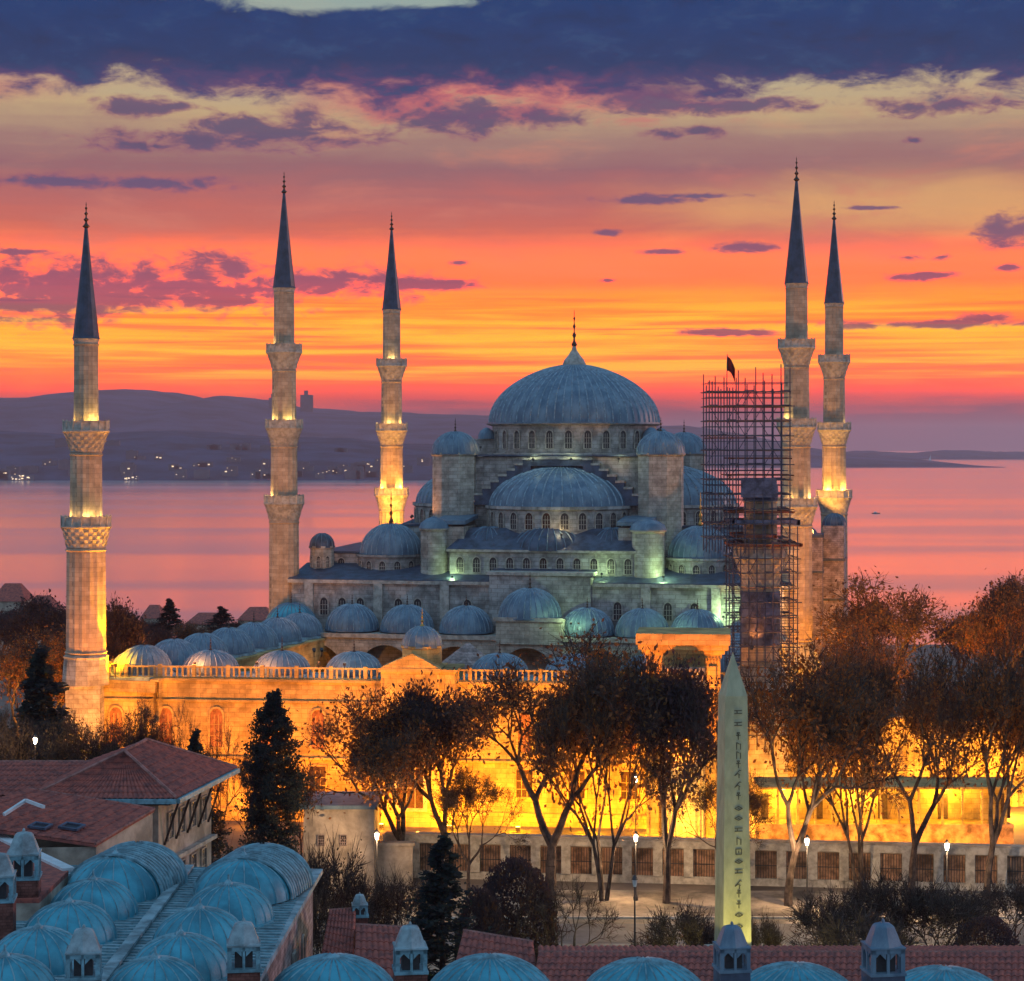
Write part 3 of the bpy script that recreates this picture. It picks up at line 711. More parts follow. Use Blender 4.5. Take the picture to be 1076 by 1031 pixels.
# ------------------------------------------------------------------ tall portal pavilion right of the middle
pp = P(718, 700, 205)
pav = thing('portal_pavilion', (pp.x, pp.y, GZ), 'tall flat topped stone portal glowing orange between the obelisk and the bare trees', 'portal')
q = MB(Matrix.Translation((pp.x, pp.y, 0)) @ Matrix.Rotation(radians(-6), 4, 'Z'))
q.box(-3.6, 3.6, 0, 5.4, GZ, 54.2, 0)
for i, (e, z0, z1) in enumerate(((0.15, 54.2, 54.6), (0.45, 54.6, 55.0), (0.8, 55.0, 55.5), (1.0, 55.5, 56.6))): q.box(-3.6-e, 3.6+e, -e, 5.4+e, z0, z1, 1 if i != 3 else 0)
for i in range(24): x = -3.45 + i*0.3; q.box(x-0.07, x+0.07, -0.3, -0.02, 53.7, 54.2, 1)
q.box(-3.2, -2.4, -0.25, 0, GZ, 53.4, 1); q.box(2.4, 3.2, -0.25, 0, GZ, 53.4, 1)
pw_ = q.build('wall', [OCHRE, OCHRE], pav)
q = MB(Matrix.Translation((pp.x, pp.y, 0)) @ Matrix.Rotation(radians(-6), 4, 'Z')); q.lathe([(2.0, GZ), (2.0, 52.6), (2.15, 52.8), (2.15, 53.3)], 20, (0, 0.0, 0))
for k in range(11):
    a = -pi*(k+0.5)/11; q.tube((2.02*cos(a), 2.02*sin(a), 36), (2.02*cos(a), 2.02*sin(a), 52.5), 0.13, n=5)
q.build('fluted_shaft', STONE_W, pav)

# ================================================================== MINARETS
def lathe_steps(mb, c, r0, r1, z0, z1, n):
    """stalactite corbel: flaring tiers of small brackets"""
    T = 5
    for i in range(T):
        za = z0 + (z1-z0)*i/T; zb = z0 + (z1-z0)*(i+1)/T
        ra = r0 + (r1-r0)*((i+0.25)/T)**1.25; rb = r0 + (r1-r0)*((i+1)/T)**1.25
        mb.lathe([(ra, za), (rb-0.04, zb-0.08), (rb, zb)], n, c, ph=(pi/n if i % 2 else 0))
        for k in range(n):
            a = 2*pi*(k + (0.5 if i % 2 else 0))/n
            x, y = c[0]+rb*cos(a), c[1]+rb*sin(a)
            mb.add([(c[0]+(ra-0.05)*cos(a-0.09), c[1]+(ra-0.05)*sin(a-0.09), za), (c[0]+(ra-0.05)*cos(a+0.09), c[1]+(ra-0.05)*sin(a+0.09), za),
                    (c[0]+(rb+0.1)*cos(a-0.07), c[1]+(rb+0.1)*sin(a-0.07), zb), (c[0]+(rb+0.1)*cos(a+0.07), c[1]+(rb+0.1)*sin(a+0.07), zb)], [(0,1,3,2)])
def shaft(root, c, r0, r1, z0, z1, n=16):
    q = MB()
    # fluted polygonal shaft: alternating ridge and hollow
    prof = []; L = max(2, int((z1-z0)/2.2))
    vs = []; N = n*2
    for j in range(L+1):
        z = z0 + (z1-z0)*j/L; r = r0 + (r1-r0)*j/L
        for i in range(N):
            rr = r * (1.0 if i % 2 == 0 else 0.955); a = 2*pi*i/N
            vs.append((c[0]+rr*cos(a), c[1]+rr*sin(a), z))
    fs = [(j*N+i, j*N+(i+1)%N, (j+1)*N+(i+1)%N, (j+1)*N+i) for j in range(L) for i in range(N)]
    q.add(vs, fs)
    for z in (z0+0.25, z1-0.3): q.lathe([(r1*1.0+0.02, z-0.14), (r1*1.06, z), (r1+0.02, z+0.14)] if z > z0+1 else [(r0*1.0+0.02, z-0.14), (r0*1.06, z), (r0+0.02, z+0.14)], 24, (c[0], c[1], 0))
    return q.build('shaft', MSTONE, root)
def balcony(root, c, rs, rbal, ztop, drop=3.3, m=None):
    q = MB(); cc = (c[0], c[1], 0)
    lathe_steps(q, cc, rs, rbal-0.05, ztop-drop, ztop-1.25, 16)
    q.lathe([(rbal, ztop-1.25), (rbal+0.12, ztop-1.15), (rbal+0.12, ztop-1.0)], 16, cc)
    q.lathe([(rbal, ztop-1.0), (rbal, ztop-0.12), (rbal+0.08, ztop-0.1), (rbal+0.08, ztop), (rbal-0.14, ztop), (rbal-0.14, ztop-1.05), (rs*0.5, ztop-1.05)], 16, cc, cap=False)
    for k in range(16):   # pierced parapet panels
        a = 2*pi*k/16
        q.tube((c[0]+(rbal+0.02)*cos(a), c[1]+(rbal+0.02)*sin(a), ztop-1.1), (c[0]+(rbal+0.02)*cos(a), c[1]+(rbal+0.02)*sin(a), ztop+0.14), 0.09, 0.09, 5)
    return q.build('balcony', m or TRIM, root)
FLS = []
def minaret(c, label, tiers, cone, tip, base, group='slender stone minarets'):
    """tiers: list of (balcony top z, balcony radius, shaft radius below it); cone=(z0, r, z1)"""
    root = thing('minaret', (c[0], c[1], GZ), label, 'minaret', group)
    z = base[1]
    q = MB(); q.box(c[0]-base[0]*0.92, c[0]+base[0]*0.92, c[1]-base[0]*0.92, c[1]+base[0]*0.92, GZ, base[1]-3.2)
    r = tiers[0][2]; b0 = base[0]
    q.lathe([(b0*1.28, base[1]-3.2), (r*1.1, base[1]-0.4), (r*1.14, base[1]-0.2), (r*1.05, base[1])], 12, (c[0], c[1], 0), ph=pi/4)
    q.lathe([(b0*1.34, base[1]-3.5), (b0*1.34, base[1]-3.18)], 4, (c[0], c[1], 0), ph=pi/4)
    q.build('base', STONE_W, root)
    prev = None
    for i, (zt, rb, rs) in enumerate(tiers):
        shaft(root, c, rs*1.02, rs*0.985, z, zt-3.3)
        balcony(root, c, rs, rb, zt)
        z = zt - 1.1; prev = rs
    rs = cone[1]*0.93
    sh = shaft(root, c, rs*1.02, rs*0.98, z, cone[0]-0.3)
    q = MB(); q.lathe([(rs*0.98, cone[0]-0.5), (cone[1]*0.98, cone[0]-0.15), (cone[1]*1.04, cone[0])], 16, (c[0], c[1], 0)); q.build('cornice', TRIM, root)
    q = MB(); q.lathe([(cone[1]*1.06, cone[0]), (cone[1]*1.0, cone[0]+0.2), (cone[1]*0.72, cone[0]+(cone[2]-cone[0])*0.3), (cone[1]*0.42, cone[0]+(cone[2]-cone[0])*0.62), (0.16, cone[2])], 16, (c[0], c[1], 0))
    sp = q.build('spire', SPIRE, root)
    finial(sp, None, (c[0], c[1], cone[2]-0.1), tip-cone[2]+0.1, k=1.2)
    return root
def flood(root, c, r, z, ang, power, col, size=0.12, up=True):
    """a small floodlight on a balcony floor, close to the shaft"""
    x, y = c[0]+r*cos(ang), c[1]+r*sin(ang)
    q = MB(); q.cbox((x, y, z), 0.32, 0.26, 0.3, ang); q.tube((x, y, z-0.55), (x, y, z-0.1), 0.04)
    q.build('floodlight', IRON, root)
    lamp((x, y, z+0.42), power, col, size, parent=root)
c2 = WP(-35.1, -23.8, 0); c3 = WP(-33.7, 25.5, 0); c4 = WP(32.9, -22.6, 0); c5 = WP(34.9, 24.8, 0)
def fix(c, px):   # keep depth, put the axis at the photographed column
    return ((px-CX)/F*c.y, c.y)
C1 = ((90.5-CX)/F*224.5, 224.5); C2 = fix(c2, 298.5); C3 = fix(c3, 411.5); C4 = fix(c4, 837); C5 = fix(c5, 876.5); C6 = ((799-CX)/F*216, 216)
T3 = [(68.3, 2.62, 2.0), (78.4, 2.45, 1.78), (88.5, 2.32, 1.62)]
m1 = minaret(C1, 'leftmost minaret with two balconies, brightly lit yellow up its right side', [(67.4, 2.62, 2.12), (77.6, 2.42, 1.72)], (86.4, 1.42, 98.4), 101.1, (2.0, 52.6))
m2 = minaret(C2, 'second minaret from the left, three balconies, shaft a dull rosy stone', T3, (96.0, 1.48, 108.8), 111.6, (2.5, 52))
m3 = minaret(C3, 'third minaret from the left, lower shaft lit bright yellow behind the left domes', T3, (96.2, 1.48, 108.8), 111.6, (2.5, 50))
m4 = minaret(C4, 'tallest looking grey minaret standing just right of the scaffolding', T3, (95.6, 1.52, 108.8), 111.8, (2.5, 50))
m5 = minaret(C5, 'rightmost minaret, lower shaft glowing yellow beside the grey one', T3, (96.2, 1.48, 108.8), 111.6, (2.5, 50))
def ring(root, c, z, r, pows, col, angs):
    for a, pw_ in zip(angs, pows): flood(root, c, r, z-0.75, radians(a), pw_*3.2, (col[0], col[1]*0.86, col[2]*0.7))
ring(m1, C1, 67.4, 2.25, (70, 90, 60), (1.0, 0.78, 0.28), (-150, -70, -15)); ring(m1, C1, 77.6, 2.05, (45, 110, 50), (1.0, 0.78, 0.22), (-160, -55, -10))
ring(m2, C2, 68.3, 2.3, (110,), (1.0, 0.75, 0.3), (-160,)); ring(m2, C2, 78.4, 2.15, (80, 90), (1.0, 0.85, 0.32), (-140, -60)); ring(m2, C2, 88.5, 2.0, (70,), (1.0, 0.8, 0.35), (-165,))
ring(m3, C3, 68.3, 2.3, (420, 480), (1.0, 0.62, 0.12), (-140, -40)); ring(m3, C3, 78.4, 2.15, (110, 60), (1.0, 0.8, 0.3), (-100, -30)); ring(m3, C3, 88.5, 2.0, (70,), (1.0, 0.85, 0.4), (-90,))
ring(m4, C4, 68.3, 2.3, (60, 160), (1.0, 0.75, 0.3), (-120, -30)); ring(m4, C4, 78.4, 2.15, (90,), (1.0, 0.85, 0.3), (-150,))
ring(m5, C5, 68.3, 2.3, (480, 450), (1.0, 0.66, 0.12), (-130, -50)); ring(m5, C5, 78.4, 2.15, (18,), (1.0, 0.8, 0.3), (-20,))
# sixth minaret, cut down for repair, inside the scaffolding
m6 = thing('minaret', (C6[0], C6[1], GZ), 'half dismantled minaret stump wrapped in netting inside the scaffolding', 'minaret')
q = MB(); q.box(C6[0]-2.5, C6[0]+2.5, C6[1]-2.5, C6[1]+2.5, GZ, 49.5); q.lathe([(3.2, 49.5), (2.3, 52.2)], 12, (C6[0], C6[1], 0)); q.build('base', STONE_W, m6)
shaft(m6, C6, 2.0, 1.95, 52.2, 60.8)
balcony(m6, C6, 1.95, 2.7, 64.6, 3.9)
shaft(m6, C6, 1.75, 1.7, 63.6, 69.5)
q = MB(); q.lathe([(2.05, 54.5), (2.08, 57.0), (2.04, 60.0)], 20, (C6[0], C6[1], 0), cap=False); q.build('netting', NETM, m6, smooth=40)
q = MB(); q.lathe([(1.8, 69.3), (1.86, 70), (1.8, 71.0)], 20, (C6[0], C6[1], 0))
q.build('netting', NETM, m6, smooth=40)
#==OBJECTS==
# ================================================================== SCAFFOLDING
def scaffold():
    root = thing('scaffolding', (C6[0], C6[1], GZ), 'tall steel scaffolding tower with plank decks around the half dismantled minaret', 'scaffold')
    def bay(cx, cy, w_, d_, z0, z1, nx, ny, lift, name, jit):
        xs = [cx - w_/2 + w_*i/nx for i in range(nx+1)]; ys = [cy - d_/2 + d_*i/ny for i in range(ny+1)]
        for x in xs:
            for y in ys:
                if abs(x-C6[0]) < 2.8 and abs(y-C6[1]) < 2.8: continue
                q = MB(); q.tube((x, y, z0), (x, y, z1 + R.uniform(-1.2, 1.3)), 0.06, n=5); q.build('upright', METAL, root)
        z = z0 + lift
        while z < z1:
            q = MB()
            for y in ys: q.tube((xs[0]-0.3, y, z), (xs[-1]+R.uniform(.1,.5), y, z+R.uniform(-.06,.06)), 0.06, n=5); q.tube((xs[0]-0.2, y, z+0.9), (xs[-1]+0.2, y, z+0.9), 0.04, n=4)
            for x in xs: q.tube((x, ys[0]-0.3, z+0.05), (x, ys[-1]+0.3, z+0.05), 0.045, n=5)
            for i in range(nx):
                if R.random() < 0.4:
                    yb = R.choice((ys[0], ys[-1]-0.6)); q.box(xs[i]+0.05, xs[i+1]-0.05, yb, yb+0.6, z+0.06, z+0.14)
                if R.random() < 0.6:
                    y = R.choice(ys); a = R.choice((0, lift)); q.tube((xs[i], y, z+a-lift), (xs[i+1], y, z-a), 0.045, n=4)
            q.build('ledger_lift', METAL, root)
            z += lift
    bay(P(784, 0, 216).x, 216, 8.2, 6.4, 64.0, 82.0, 9, 2, 1.5, 'u', 1)
    bay(P(800, 0, 216).x, 216, 6.6, 6.4, 44.0, 66.0, 8, 2, 1.5, 'l', 1)
    for (xa, xb, z, m, th) in ((765, 828, 73.6, PLANK, 0.14), (762, 830, 71.9, PLANK, 0.1), (770, 812, 65.6, PLANK, 0.35), (764, 830, 68.1, PLANK, 0.18),(766, 836, 66.9, NETM, 0.5), (764, 838, 64.7, PLANK, 0.3), (744, 790, 75.7, PLANK, 0.1), (760, 826, 79.0, PLANK, 0.1)):
        x0, x1 = P(xa, 0, 216).x, P(xb, 0, 216).x
        q = MB()
        n = 5
        for i in range(n):      # boards round the shaft, leaving the middle free
            y = 212.8 + i*0.30; q.box(x0+R.uniform(-.2,.2), x1+R.uniform(-.2,.2), y, y+0.27, z, z+th)
            y = 217.9 + i*0.30; q.box(x0+R.uniform(-.2,.2), x1+R.uniform(-.2,.2), y, y+0.27, z, z+th)
        for xx in (x0, x1-0.25): q.box(xx, xx+0.25, 212.8, 219.4, z-0.02, z+th-0.01)
        q.build('deck', m, root)
    for (xa, xb, za, zb) in ((775, 812, 69.7, 71.7),):
        q = MB(); q.box(P(xa,0,216).x, P(xb,0,216).x, 212.75, 212.8, za, zb); q.build('toe_board', NETM, root)
    return root
scaffold()
fp = P(766, 384, 216)
fl = thing('flag', (fp.x, fp.y, 81), 'small dark red flag on a pole at the top of the scaffolding', 'flag')
q = MB(); q.tube((fp.x-0.24, fp.y, 80.5), (fp.x-0.17, fp.y, 84.4), 0.05); q.build('pole', METAL, fl)
q = MB(); vs = []
for i in range(7):
    for j in range(5):
        vs.append((fp.x-0.16+i*0.13, fp.y+0.1*sin(i*1.5+j*0.4), 82.7+j*0.36-0.035*i*i))
q.add(vs, [(i*5+j, i*5+j+1, (i+1)*5+j+1, (i+1)*5+j) for i in range(6) for j in range(4)]); q.build('cloth', FLAGM, fl)

# ================================================================== OBELISK
op = P(770, 0, 146)
ob = thing('obelisk', (op.x, op.y, GZ), 'tall tapering pale granite obelisk with carved signs among the trees', 'obelisk')
ro = radians(12)
fo = Matrix.Translation((op.x, op.y, 0)) @ Matrix.Rotation(ro, 4, 'Z')
q = MB(fo); b0, b1 = 1.02, 0.80; z0, z1, z2 = 40.2, 57.6, 60.6
q.add([(-b0,-b0,z0),(b0,-b0,z0),(b0,b0,z0),(-b0,b0,z0),(-b1,-b1,z1),(b1,-b1,z1),(b1,b1,z1),(-b1,b1,z1),(0,0,z2)],
      [(3,2,1,0),(0,1,5,4),(1,2,6,5),(2,3,7,6),(3,0,4,7),(4,5,8),(5,6,8),(6,7,8),(7,4,8)]); q.build('shaft', GRANITE, ob)
q = MB(fo); R2 = random.Random(3)
z = 41.5
while z < 57.0:      # column of carved signs down the face
    w_ = 0.42; yf = -(b0 + (b1-b0)*(z-z0)/(z1-z0)) - 0.012
    k = R2.choice(('bird', 'eye', 'wave', 'bar', 'ankh', 'box', 'reed'))
    def s_(x0, za, x1, zb, t=0.05): q.tube((x0*0.8+0.12, yf, z+za*0.85), (x1*0.8+0.12, yf, z+zb*0.85), t*0.75, n=4)
    if k == 'bird': s_(-.3,.1,.1,.5); s_(.1,.5,.25,.45); s_(-.1,.25,.15,.1); s_(.05,.1,.05,-.15); s_(-.35,.05,-.1,.2)
    elif k == 'eye': s_(-.35,.2,0,.38); s_(0,.38,.35,.2); s_(.35,.2,0,.05); s_(0,.05,-.35,.2); s_(0,.18,.02,.24,.09)
    elif k == 'wave': [s_(-.4+i*.16, .1 if i % 2 else .25, -.24+i*.16, .25 if i % 2 else .1) for i in range(5)]
    elif k == 'bar': s_(-.35,.35,.35,.35); s_(-.35,.1,.35,.1); s_(-.1,.1,-.1,.35)
    elif k == 'ankh': s_(0,-.1,0,.3); s_(-.2,.25,.2,.25); s_(0,.3,-.12,.48); s_(0,.3,.12,.48); s_(-.12,.48,.12,.48)
    elif k == 'box': s_(-.25,0,.25,0); s_(.25,0,.25,.45); s_(.25,.45,-.25,.45); s_(-.25,.45,-.25,0); s_(0,.12,0,.3)
    else: s_(-.15,-.1,-.15,.5); s_(-.15,.5,.1,.35); s_(.2,-.1,.2,.4)
    z += R2.uniform(0.62, 0.9)
q.build('carving', GRAN_D, ob)
q = MB(fo); q.box(-1.6, 1.6, -1.6, 1.6, 36.9, 39.9); q.box(-2.0, 2.0, -2.0, 2.0, GZ, 36.9)
for sx_ in (-1, 1):
    for sy_ in (-1, 1): q.box(sx_*0.9-0.22, sx_*0.9+0.22, sy_*0.9-0.22, sy_*0.9+0.22, 39.9, 40.2)
q.build('pedestal', TRIM, ob)

# ================================================================== PRECINCT WALL with panels
WA = P(405, 0, 194); WB = P(1120, 0, 187)
pw = thing('precinct_wall', (0, 190, GZ), 'long low precinct wall with stone piers and grilled reddish panels under the trees', 'wall')
fr, L = Matrix.Translation((WA.x, WA.y, 0)) @ Matrix.Rotation(atan2(WB.y-WA.y, WB.x-WA.x), 4, 'Z'), (WB-WA).xy.length
q = MB(fr); q.box(0, L, 0.3, 0.8, GZ-0.5, 38.3, 0); q.box(-0.2, L, -0.3, 1.0, 38.3, 38.95, 1); q.box(0, L, -0.05, 0.3, GZ-0.5, 35.7, 1); q.box(0, L, -0.15, 0.9, 38.95, 39.1, 0)
q.build('wall', [PLASTER, TRIM], pw)
n = 22
PANEL = mat('rusty_panel', (0.46,0.25,0.15), 0.85, 0.45, 0.9, 0.3, 5)
for i in range(n+1):
    x = L*i/n; q = MB(fr); q.box(x-0.42, x+0.42, -0.28, 0.3, 35.7, 38.3); q.build('pier', TRIM, pw)
for i in range(n):
    x0 = L*i/n+0.42; x1 = L*(i+1)/n-0.42; q = MB(fr); q.box(x0, x1, 0.2, 0.28, 35.7, 38.1, 0)
    k = x0
    while k < x1: q.box(k, k+0.05, 0.1, 0.16, 35.7, 38.1, 1); k += 0.24
    q.box(x0, x1, 0.09, 0.17, 36.8, 36.86, 1); q.build('grille_panel', [PANEL, IRON], pw)
# lit arcade of shops behind the wall, right
sA = P(795, 0, 204); sB = P(1010, 0, 201)
sh = thing('shop_arcade', ((sA.x+sB.x)/2, 203, GZ), 'low arcade with glowing yellow windows behind the wall at the right', 'arcade')
q = MB(); q.box(sA.x, sB.x+5, 204.5, 205, GZ, 42.2, 0); q.box(sA.x, sB.x+5, 200.9, 201.2, GZ, 38.6, 2); q.box(sA.x, sB.x+5, 201.2, 204.5, 38.2, 38.5, 0)
q.build('wall', [OCHRE, LEAD_D, PANEL], sh)
q = MB(); q.slab([(sA.x-0.2, 200.7, 42.25), (sB.x+5.2, 200.7, 42.25), (sB.x+5.2, 205.2, 42.5), (sA.x-0.2, 205.2, 42.5)], 0.22); q.build('roof', OCHRE, sh)  # ochre colour stands in for orange lamplight on the roof
x = sA.x; k = 0
while x < sB.x + 5.2:
    q = MB(); q.box(x-0.1, x+0.1, 200.95, 201.15, 38.6, 42.0); q.build('post', OCHRE, sh)
    if k % 4 == 1:
        q = MB(); q.cbox((x+0.8, 203.0, 41.75), 0.35, 0.35, 0.2); q.build('ceiling_lamp', BULB_O, sh); lamp((x+0.8, 202.9, 41.4), 2600 if k < 12 else 1500, (1.0, 0.46, 0.03), 0.2, parent=sh)
    if k % 3 == 0:
        q = MB(); q.box(x+0.3, x+1.2, 204.3, 204.48, 38.6, 41.0); q.build('door', WOOD, sh)
    x += R.choice((1.7, 1.9, 2.3)); k += 1
gw = thing('added_glow_wall', (P(930,0,232).x, 232, GZ), 'high wall added to catch orange floodlight behind the trees at right', 'wall')  # wall added so an orange-lit surface shows through the trees
q = MB(); q.box(P(815,0,232).x, P(1130,0,232).x, 232, 233, GZ, 44.5, 0); q.box(P(815,0,232).x, P(1130,0,232).x, 231.8, 233.2, 44.5, 44.9, 1)
for i in range(12): xx = P(815,0,232).x + i*2.9; q.box(xx, xx+0.7, 231.6, 232, GZ, 44.45, 1)
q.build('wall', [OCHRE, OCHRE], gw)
# small stone guardhouse at left of the wall
gb = thing('guardhouse', (P(357,0,189).x, 192, GZ), 'small pale stone guardhouse with flat lead roof beside the dark cypress', 'house')
x0, x1 = P(320,0,190).x, P(394,0,190).x
q = MB(); q.box(x0, x1, 189, 196, GZ-0.3, 42.2); wl = q.build('wall', PLASTER, gb)
q = MB(); q.box(x0-0.3, x1+0.3, 188.6, 196.4, 42.2, 42.55); q.build('roof', LEAD, gb)
for xx in (x0+1.6, x0+3.6): window(gb, None, (xx, 188.99, 38.9), -pi/2, 0.5, 0.9, arched=False, frm=PINKST)
q = MB(); q.box(x1, x1+3.4, 190.2, 190.9, GZ, 38.6); q.box(x1-0.1, x1+3.6, 190.0, 191.1, 38.6, 38.9); q.build('side_wall', PLASTER, gb)

# paving and lawns of the square
PAVE = mat('stone_paving', (0.26,0.215,0.17), 0.8, 0.45, 0.25, 0.15, 6, brick=None)
q = MB(); q.add([(-34, 152, GZ+0.01), (75, 152, GZ+0.01), (75, 187, GZ+0.01), (-34, 189, GZ+0.01)], [(0,1,2,3)]); tag(q.build('paving', PAVE), kind='structure')
q = MB(); q.box(-34, 75, 176.9, 177.2, GZ, GZ+0.13); tag(q.build('kerb', TRIM), kind='structure')
ASPH = mat('dark_paving', (0.10,0.095,0.10), 0.75, 0.25, 0.4, 0.1, 6)
q = MB(); q.add([(-34, 168, GZ+0.015), (75, 168, GZ+0.015), (75, 175, GZ+0.015), (-34, 175, GZ+0.015)], [(0,1,2,3)]); tag(q.build('path', ASPH), kind='structure')

# ================================================================== STREET LAMPS
def street_lamp(x, y, z, h, lit, label, p=60):
    root = thing('street_lamp', (x, y, z), label, 'street lamp', 'street lamps of the square')
    q = MB(); q.lathe([(0.2, 0), (0.22, 0.3), (0.1, 0.5), (0.075, 0.9), (0.05, h-0.6), (0.08, h-0.55), (0.05, h-0.5)], 8, (x, y, z)); q.build('pole', IRON, root)
    q = MB(); q.lathe([(0.12, h-0.5), (0.17, h-0.2), (0.2, h+0.05)], 8, (x, y, z)); q.build('lantern_glass', BULB if lit else WHITE, root)
    q = MB(); q.lathe([(0.27, h+0.05), (0.16, h+0.25), (0.02, h+0.42)], 8, (x, y, z)); q.build('lantern_cap', IRON, root)
    if lit: lamp((x, y-0.35, z+h-0.15), p, WARMW, 0.15, parent=root)
for px, py, D, lab in ((396, 876, 184, 'leftmost lit street lamp beside the stone guardhouse'), (668, 878, 184, 'lit street lamp between two bare trees left of the obelisk'),
                   (848, 882, 180, 'lit street lamp right of the obelisk'), (995, 887, 178, 'rightmost lit street lamp near the edge of the square')):
    q_ = P(px, py, D); street_lamp(q_.x, D, GZ, q_.z-GZ, True, lab, 3600)
q_ = P(667, 925, 163); street_lamp(q_.x, 163, GZ, q_.z-GZ, False, 'unlit slim street lamp near the green lawn')
q_ = P(37, 776, 195); street_lamp(q_.x, 195, GZ, q_.z-GZ, True, 'lit street lamp low among the dark shrubs at far left', 900)
q_ = P(668, 790, 199); street_lamp(q_.x, 199, GZ, 8.5, True, 'tall lamp close to the glowing wall behind the trees', 500)

# floodlights at the wall foot and on the roofs
def fixture(loc, power, col, label, size=0.3, group='floodlights at the foot of the wall', body=True):
    root = thing('floodlight', loc, label, 'floodlight', group)
    x, y, z = loc
    q = MB(); q.cbox((x, y, z+0.35), 0.5, 0.35, 0.4); q.tube((x, y, z), (x, y, z+0.2), 0.05); q.build('housing', IRON, root)
    q = MB(); q.cbox((x, y, z+0.58), 0.42, 0.28, 0.04); q.build('lens', BULB_O, root)
    lamp((x, y, z+0.95), power, col, size, parent=root)
def walllight(loc, power, col, label, aim, spot, group):
    root = thing('floodlight', loc, label, 'floodlight', group); x, y, z = loc
    q = MB(); q.cbox((x, y, z+0.35), 0.5, 0.35, 0.4); q.tube((x, y, z), (x, y, z+0.2), 0.05); q.build('housing', IRON, root)
    q = MB(); q.cbox((x, y, z+0.58), 0.42, 0.28, 0.04); q.build('lens', BULB_O, root)
    lamp((x, y, z+0.95), power, col, 0.3, spot=spot, aim=aim, parent=root)
for i in range(10):
    x = 3.5 + i*(LF-7)/9
    pp_ = frF @ Vector((x, -3.6, 0))
    fixture((pp_.x, pp_.y, GZ), (400, 450, 500, 700, 1000, 1700, 2100, 2300, 2300, 2300)[i], (1.0, 0.42, 0.0) if i > 4 else (1.0, 0.30, 0.0), 'sodium floodlight on the ground at the foot of the orange courtyard wall')
for i in range(8):
    x = 4.0 + i*(LF-8)/7
    pp_ = frF @ Vector((x, -11.0, 0)); am = frF @ Vector((x, 0, 46))
    walllight((pp_.x, pp_.y, GZ), 12000 if i < 4 else 14000, (1.0, 0.26, 0.0), 'sodium floodlight standing well out from the orange courtyard wall and aimed at it', am, 125, 'outer row of floodlights')

# single lights on the roofs and terraces
def rooflight(px, py, v, power, col, label, off=0.0, size=0.2):
    u = UVP(px, v); z = ZZ(py, u, v); p_ = WP(u, v, z)
    root = thing('floodlight', p_, label, 'floodlight', 'floodlights on roofs and terraces')
    q = MB(); q.cbox((p_.x, p_.y, p_.z), 0.3, 0.25, 0.28); q.tube((p_.x, p_.y, p_.z-0.5), (p_.x, p_.y, p_.z-0.1), 0.04); q.build('housing', IRON, root)
    lamp((p_.x, p_.y, p_.z+0.45), power, col, size, parent=root)
rooflight(118, 699, -80.5, 3800, (1.0, 0.36, 0.0), 'floodlight on the wall top at the foot of the leftmost minaret')
rooflight(141, 699, -78.9, 900, (1.0, 0.34, 0.01), 'floodlight before the first arcade dome near the leftmost minaret')
rooflight(362, 698, -79.4, 160, (1.0, 0.85, 0.62), 'floodlight before the pale arcade dome left of the gatehouse')
rooflight(760, 648, -27.5, 650, GREENW, 'greenish floodlight at the front wall beside the scaffolding')
rooflight(697, 606, -24.5, 500, GREENW, 'greenish floodlight under the right stair turret')
rooflight(475, 606, -24.2, 200, GREENW, 'greenish floodlight under the left stair turret')
rooflight(600, 655, -33.0, 420, GREENW, 'greenish floodlight before the large portico dome')
rooflight(705, 662, -33.0, 260, GREENW, 'greenish floodlight before the portico dome near the scaffolding')
rooflight(632, 603, -24.5, 260, GREENW, 'greenish floodlight on the roof under the second storey windows')
rooflight(590, 562, -22.0, 130, (1.0, 0.75, 0.35), 'yellowish floodlight below the middle of the front half dome')
rooflight(420, 548, 20.0, 1200, (1.0, 0.5, 0.08), 'orange floodlight on the far roof near the third minaret')
rooflight(456, 540, -2.0, 0.1, SODIUM, 'dim floodlight on the roof behind the left stair turret') if False else None
rooflight(505, 470, -13.5, 60, (1.0, 0.6, 0.25), 'floodlight at the left of the great drum')
rooflight(600, 482, -14.0, 70, (0.85, 1.0, 0.6), 'floodlight before the middle of the great drum')
rooflight(560, 482, -14.0, 60, (0.85, 1.0, 0.6), 'floodlight before the great drum, left of its middle')
rooflight(650, 482, -14.0, 60, (0.85, 1.0, 0.6), 'floodlight before the great drum, right of its middle')
for px, py, v, pw_, lab in ((205, 697, -78.9, 750, 'warm floodlight before the second arcade dome'), (270, 697, -78.5, 650, 'warm floodlight before the third arcade dome'), (335, 697, -78.1, 260, 'warm floodlight before the fourth arcade dome')):
    rooflight(px, py, v, pw_, (1.0, 0.30, 0.08), lab)
for px, D, z, pw_, lab in ((868, 240, 37, 16000, 'ground floodlight under the rightmost minaret'), (930, 222, 36, 12000, 'ground floodlight among the trees right of the arcade'), (720, 199, 36.5, 4500, 'ground floodlight at the foot of the tall portal'),
                       (40, 228, 36, 16000, 'ground floodlight among the orange trees left of the leftmost minaret'), (128, 240, 37, 15000, 'ground floodlight behind the leftmost minaret'), (85, 214, 36, 3500, 'ground floodlight in front of the leftmost minaret'), (975, 240, 36, 22000, 'ground floodlight behind the tall trees at right'), (1055, 225, 36, 12000, 'ground floodlight at the far right edge'),
                       (330, 262, 44, 900, 'floodlight in the side garden by the second minaret'), (855, 250, 40, 5000, 'floodlight low by the grey minaret'), (884, 270, 46, 6000, 'floodlight low by the stair blocks'), (800, 208, 36, 5000, 'ground floodlight below the scaffolding'), (438, 208, 36, 4000, 'ground floodlight before the orange gatehouse')):
    p_ = P(px, 0, D); fixture((p_.x, D, z), pw_*1.7, (1.0, 0.36, 0.015), lab, group='floodlights among the trees')
